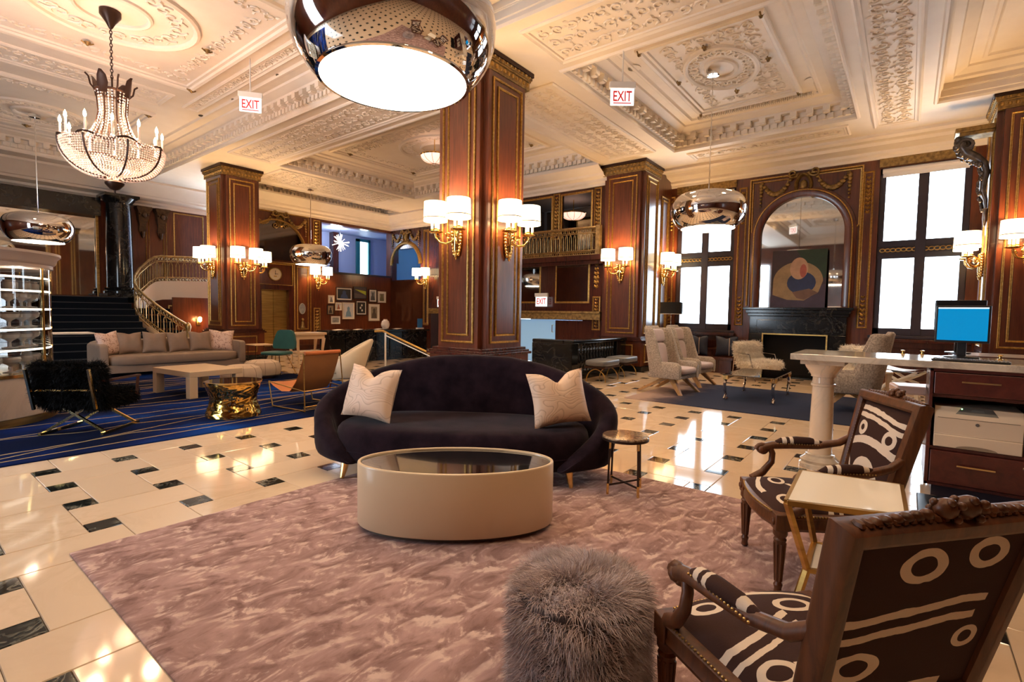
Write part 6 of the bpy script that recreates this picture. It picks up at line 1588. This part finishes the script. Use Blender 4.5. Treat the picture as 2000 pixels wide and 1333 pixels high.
exit_sign('lit exit sign hanging from the ceiling near the crystal chandelier', (4.20,9.02,5.02), face(-.60,-.80)+PI, .60, True)
exit_sign('small lit exit sign under the balcony', (11.96,8.28,1.90), -PI/2, 0, False, 1.15)
exit_sign('exit sign mostly hidden behind the sofa column', (13.42,13.86,1.90), -PI/2, 0, False, 1.2)

# ================================================================ pictures and plaques on the far wall
def picture(lab, u0, u1, v0, v1, frame_c, mat_w, art):
    t = thing('framed_picture', lab, 'picture', FE((u0+u1)/2, (v0+v1)/2, .02), 0, 'framed pictures above the counter')
    F = Plane((0,-.0,0), (1,0,0), (0,0,1), (0,-1,0)); w, h = (u1-u0)/2, (v1-v0)/2; fr = MB()
    sweep(fr, F, rect(-w,w,-h,h), [(0,0),(0,.03),(.025,.03),(.028,.012)]); obj('frame', fr, plain('picture_frame_paint', frame_c, .4), t, 0)
    obj('mount', slab(F, -w+.02, w-.02, -h+.02, h-.02, 0, .012), plain('picture_mount', (.72,.64,.55), .7), t, 0)
    m_ = mat_w; obj('print', slab(F, -w+m_, w-m_, -h+m_, h-m_, .012, .014), art[0], t, 0)
    for nm, poly, col in art[1]: obj(nm, MB().add([F(u*w, v*h, .0155) for u, v in poly], [tuple(range(len(poly)))]), plain(nm+'_ink', col, .6), t, 0)
dark_p = plain('print_black', (.012,.012,.014), .5); tan_p = plain('print_tan', (.36,.27,.17), .6, c2=(.20,.15,.10), sc=8); grey_p = plain('print_grey', (.42,.40,.38), .6, c2=(.18,.17,.16), sc=7); pale_p = plain('print_pale', (.62,.52,.48), .6, c2=(.45,.5,.55), sc=5); yel_p = plain('print_plum', (.045,.03,.035), .6)
bust = lambda c: [('figure', [(-.5,-.7),(.5,-.7),(.35,-.15),(.2,0),(.22,.35),(0,.55),(-.22,.35),(-.2,0),(-.35,-.15)], c)]
BK = (.02,.015,.012); CRM = (.62,.52,.40)
picture('large black framed picture of a dark figure with white mount', 10.97,11.68,1.80,2.30, BK, .07, (dark_p, bust((.03,.05,.12))))
picture('dark picture crossed by a yellow green wedge', 11.73,12.34,1.88,2.36, BK, .02, (yel_p, [('yellow_wedge', [(-.8,.55),(.9,-.35),(.9,.30)], (.36,.40,.02)), ('lower_grid', [(-.9,-.85),(.9,-.85),(.9,-.4),(-.9,-.05)], (.10,.07,.06))]))
picture('black framed portrait print next to the yellow wedge picture', 12.44,12.83,1.77,2.29, BK, .08, (grey_p, bust((.08,.08,.08))))
picture('cream framed print at the corner of the gallery', 12.88,13.28,1.76,2.22, CRM, .09, (tan_p, bust((.16,.13,.06))))
picture('small pale print highest at the lift side of the gallery', 10.65,10.90,1.68,1.98, CRM, .05, (pale_p, bust((.15,.13,.12))))
picture('small brown print below the small pale print', 10.60,10.88,1.26,1.62, BK, .03, (tan_p, bust((.04,.03,.03))))
picture('small reddish portrait between pale prints', 10.95,11.21,1.42,1.72, CRM, .04, (pale_p, bust((.30,.10,.05))))
picture('large pale blue portrait print without border', 11.25,11.77,1.09,1.73, CRM, .05, (pale_p, bust((.16,.26,.36))))
picture('black picture with scattered pale flowers', 11.84,12.34,1.25,1.82, BK, .07, (dark_p, [('pale_bloom_%s' % w_, arc(x, y, .16, 0, 2*PI, 8)[:-1], (.62,.56,.48)) for w_, x, y in (('upper',.1,.35),('middle',-.15,.0),('lower',.15,-.35))]))
picture('tall cream framed print with a seated figure', 12.44,12.96,1.02,1.70, CRM, .11, (tan_p, bust((.10,.07,.05))))
picture('small white framed card lowest in the gallery', 10.77,11.14,.91,1.20, (.7,.64,.58), .05, (grey_p, []))
ck = thing('wall_clock', 'round cream wall clock above the lift doors', 'clock', FE(8.66,2.62,.03)); F0 = Plane((0,0,0), (1,0,0), (0,0,1), (0,-1,0))
obj('dial', MB().add([F0(*p, .012) for p in oval(0,0,.2,.2,32)], [tuple(range(32))]), plain('clock_dial', (.72,.60,.44), .5), ck, 0); b = MB(); sweep(b, F0, oval(0,0,.2,.2,32), [(0,0),(0,.02),(-.025,.02),(-.03,0)]); obj('bezel', b, M_brass_soft, ck)
obj('hand', slab(F0, -.008,.008,-.02,.12,.014,.017), M_iron, ck, 0); obj('hand', slab(F0, -.02,.09,-.008,.008,.018,.021), M_iron, ck, 0); obj('numerals', slab(F0, -.05,.05,-.10,-.06,.013,.015), M_brass_soft, ck, 0)
ov = thing('oval_plaque', 'oval grey plaque on the panel beside the lift', 'plaque', FE(9.62,1.46,.035)); obj('plate', MB().add([F0(*p, .012) for p in oval(0,0,.10,.17,28)], [tuple(range(28))]), plain('plaque_grey', (.16,.17,.19), .4, c2=(.32,.32,.33), sc=9), ov, 0); b = MB(); sweep(b, F0, oval(0,0,.10,.17,28), [(0,0),(0,.02),(-.02,.02),(-.025,0)]); obj('rim', b, plain('plaque_rim', (.5,.46,.42), .4, .5), ov)
bu = thing('carved_relief', 'small carved relief figure below the oval plaque', 'relief', FE(9.62,.95,.03)); b = MB(); b.ball((0,-.03,.12), .05, 10, 7).tube([(0,-.03,.06),(0,-.03,-.06),(0,-.03,-.16)], [.04,.055,.08], 9); obj('figure', b, M_gilt, bu, 60); obj('base', MB().box(-.09,.09,-.07,.0,-.20,-.16), M_gilt, bu, 0)
# bottles on two shelves in the upper room
M_bred = plain('red_bottle', (.40,.03,.02), .2); me_bot = mesh_of('red_bottle', MB().lathe([(.04,0),(.042,.01),(.042,.14),(.015,.19),(.015,.24),(.0,.245)], 12), M_bred)
for q, z in enumerate((3.35,3.85)):
    tag(obj('bottle_shelf', MB().box(10.95,12.15,19.2,19.45,z-.03,z), M_white), 'white %s shelf of red bottles in the upper room' % ('lower','upper')[q], 'shelf')
    for k in range(9): tag(obj('red_bottle', me_bot, None, loc=(11.08+k*.12, 19.32, z+.001)), 'red bottle in the row on the %s white shelf upstairs' % ('lower','upper')[q], 'bottle', 'red bottles on the %s shelf' % ('lower','upper')[q])
sd_ = thing('smoke_detector', 'white round smoke detector on the plain ceiling strip near the window', 'smoke detector', (8.9,-1.2,ZC+.05)); obj('body', MB().lathe([(.05,-.06),(.08,-.04),(.09,0)], 20), M_white, sd_); obj('sensor', MB().lathe([(.02,-.075),(.03,-.06)], 14), M_chrome, sd_)
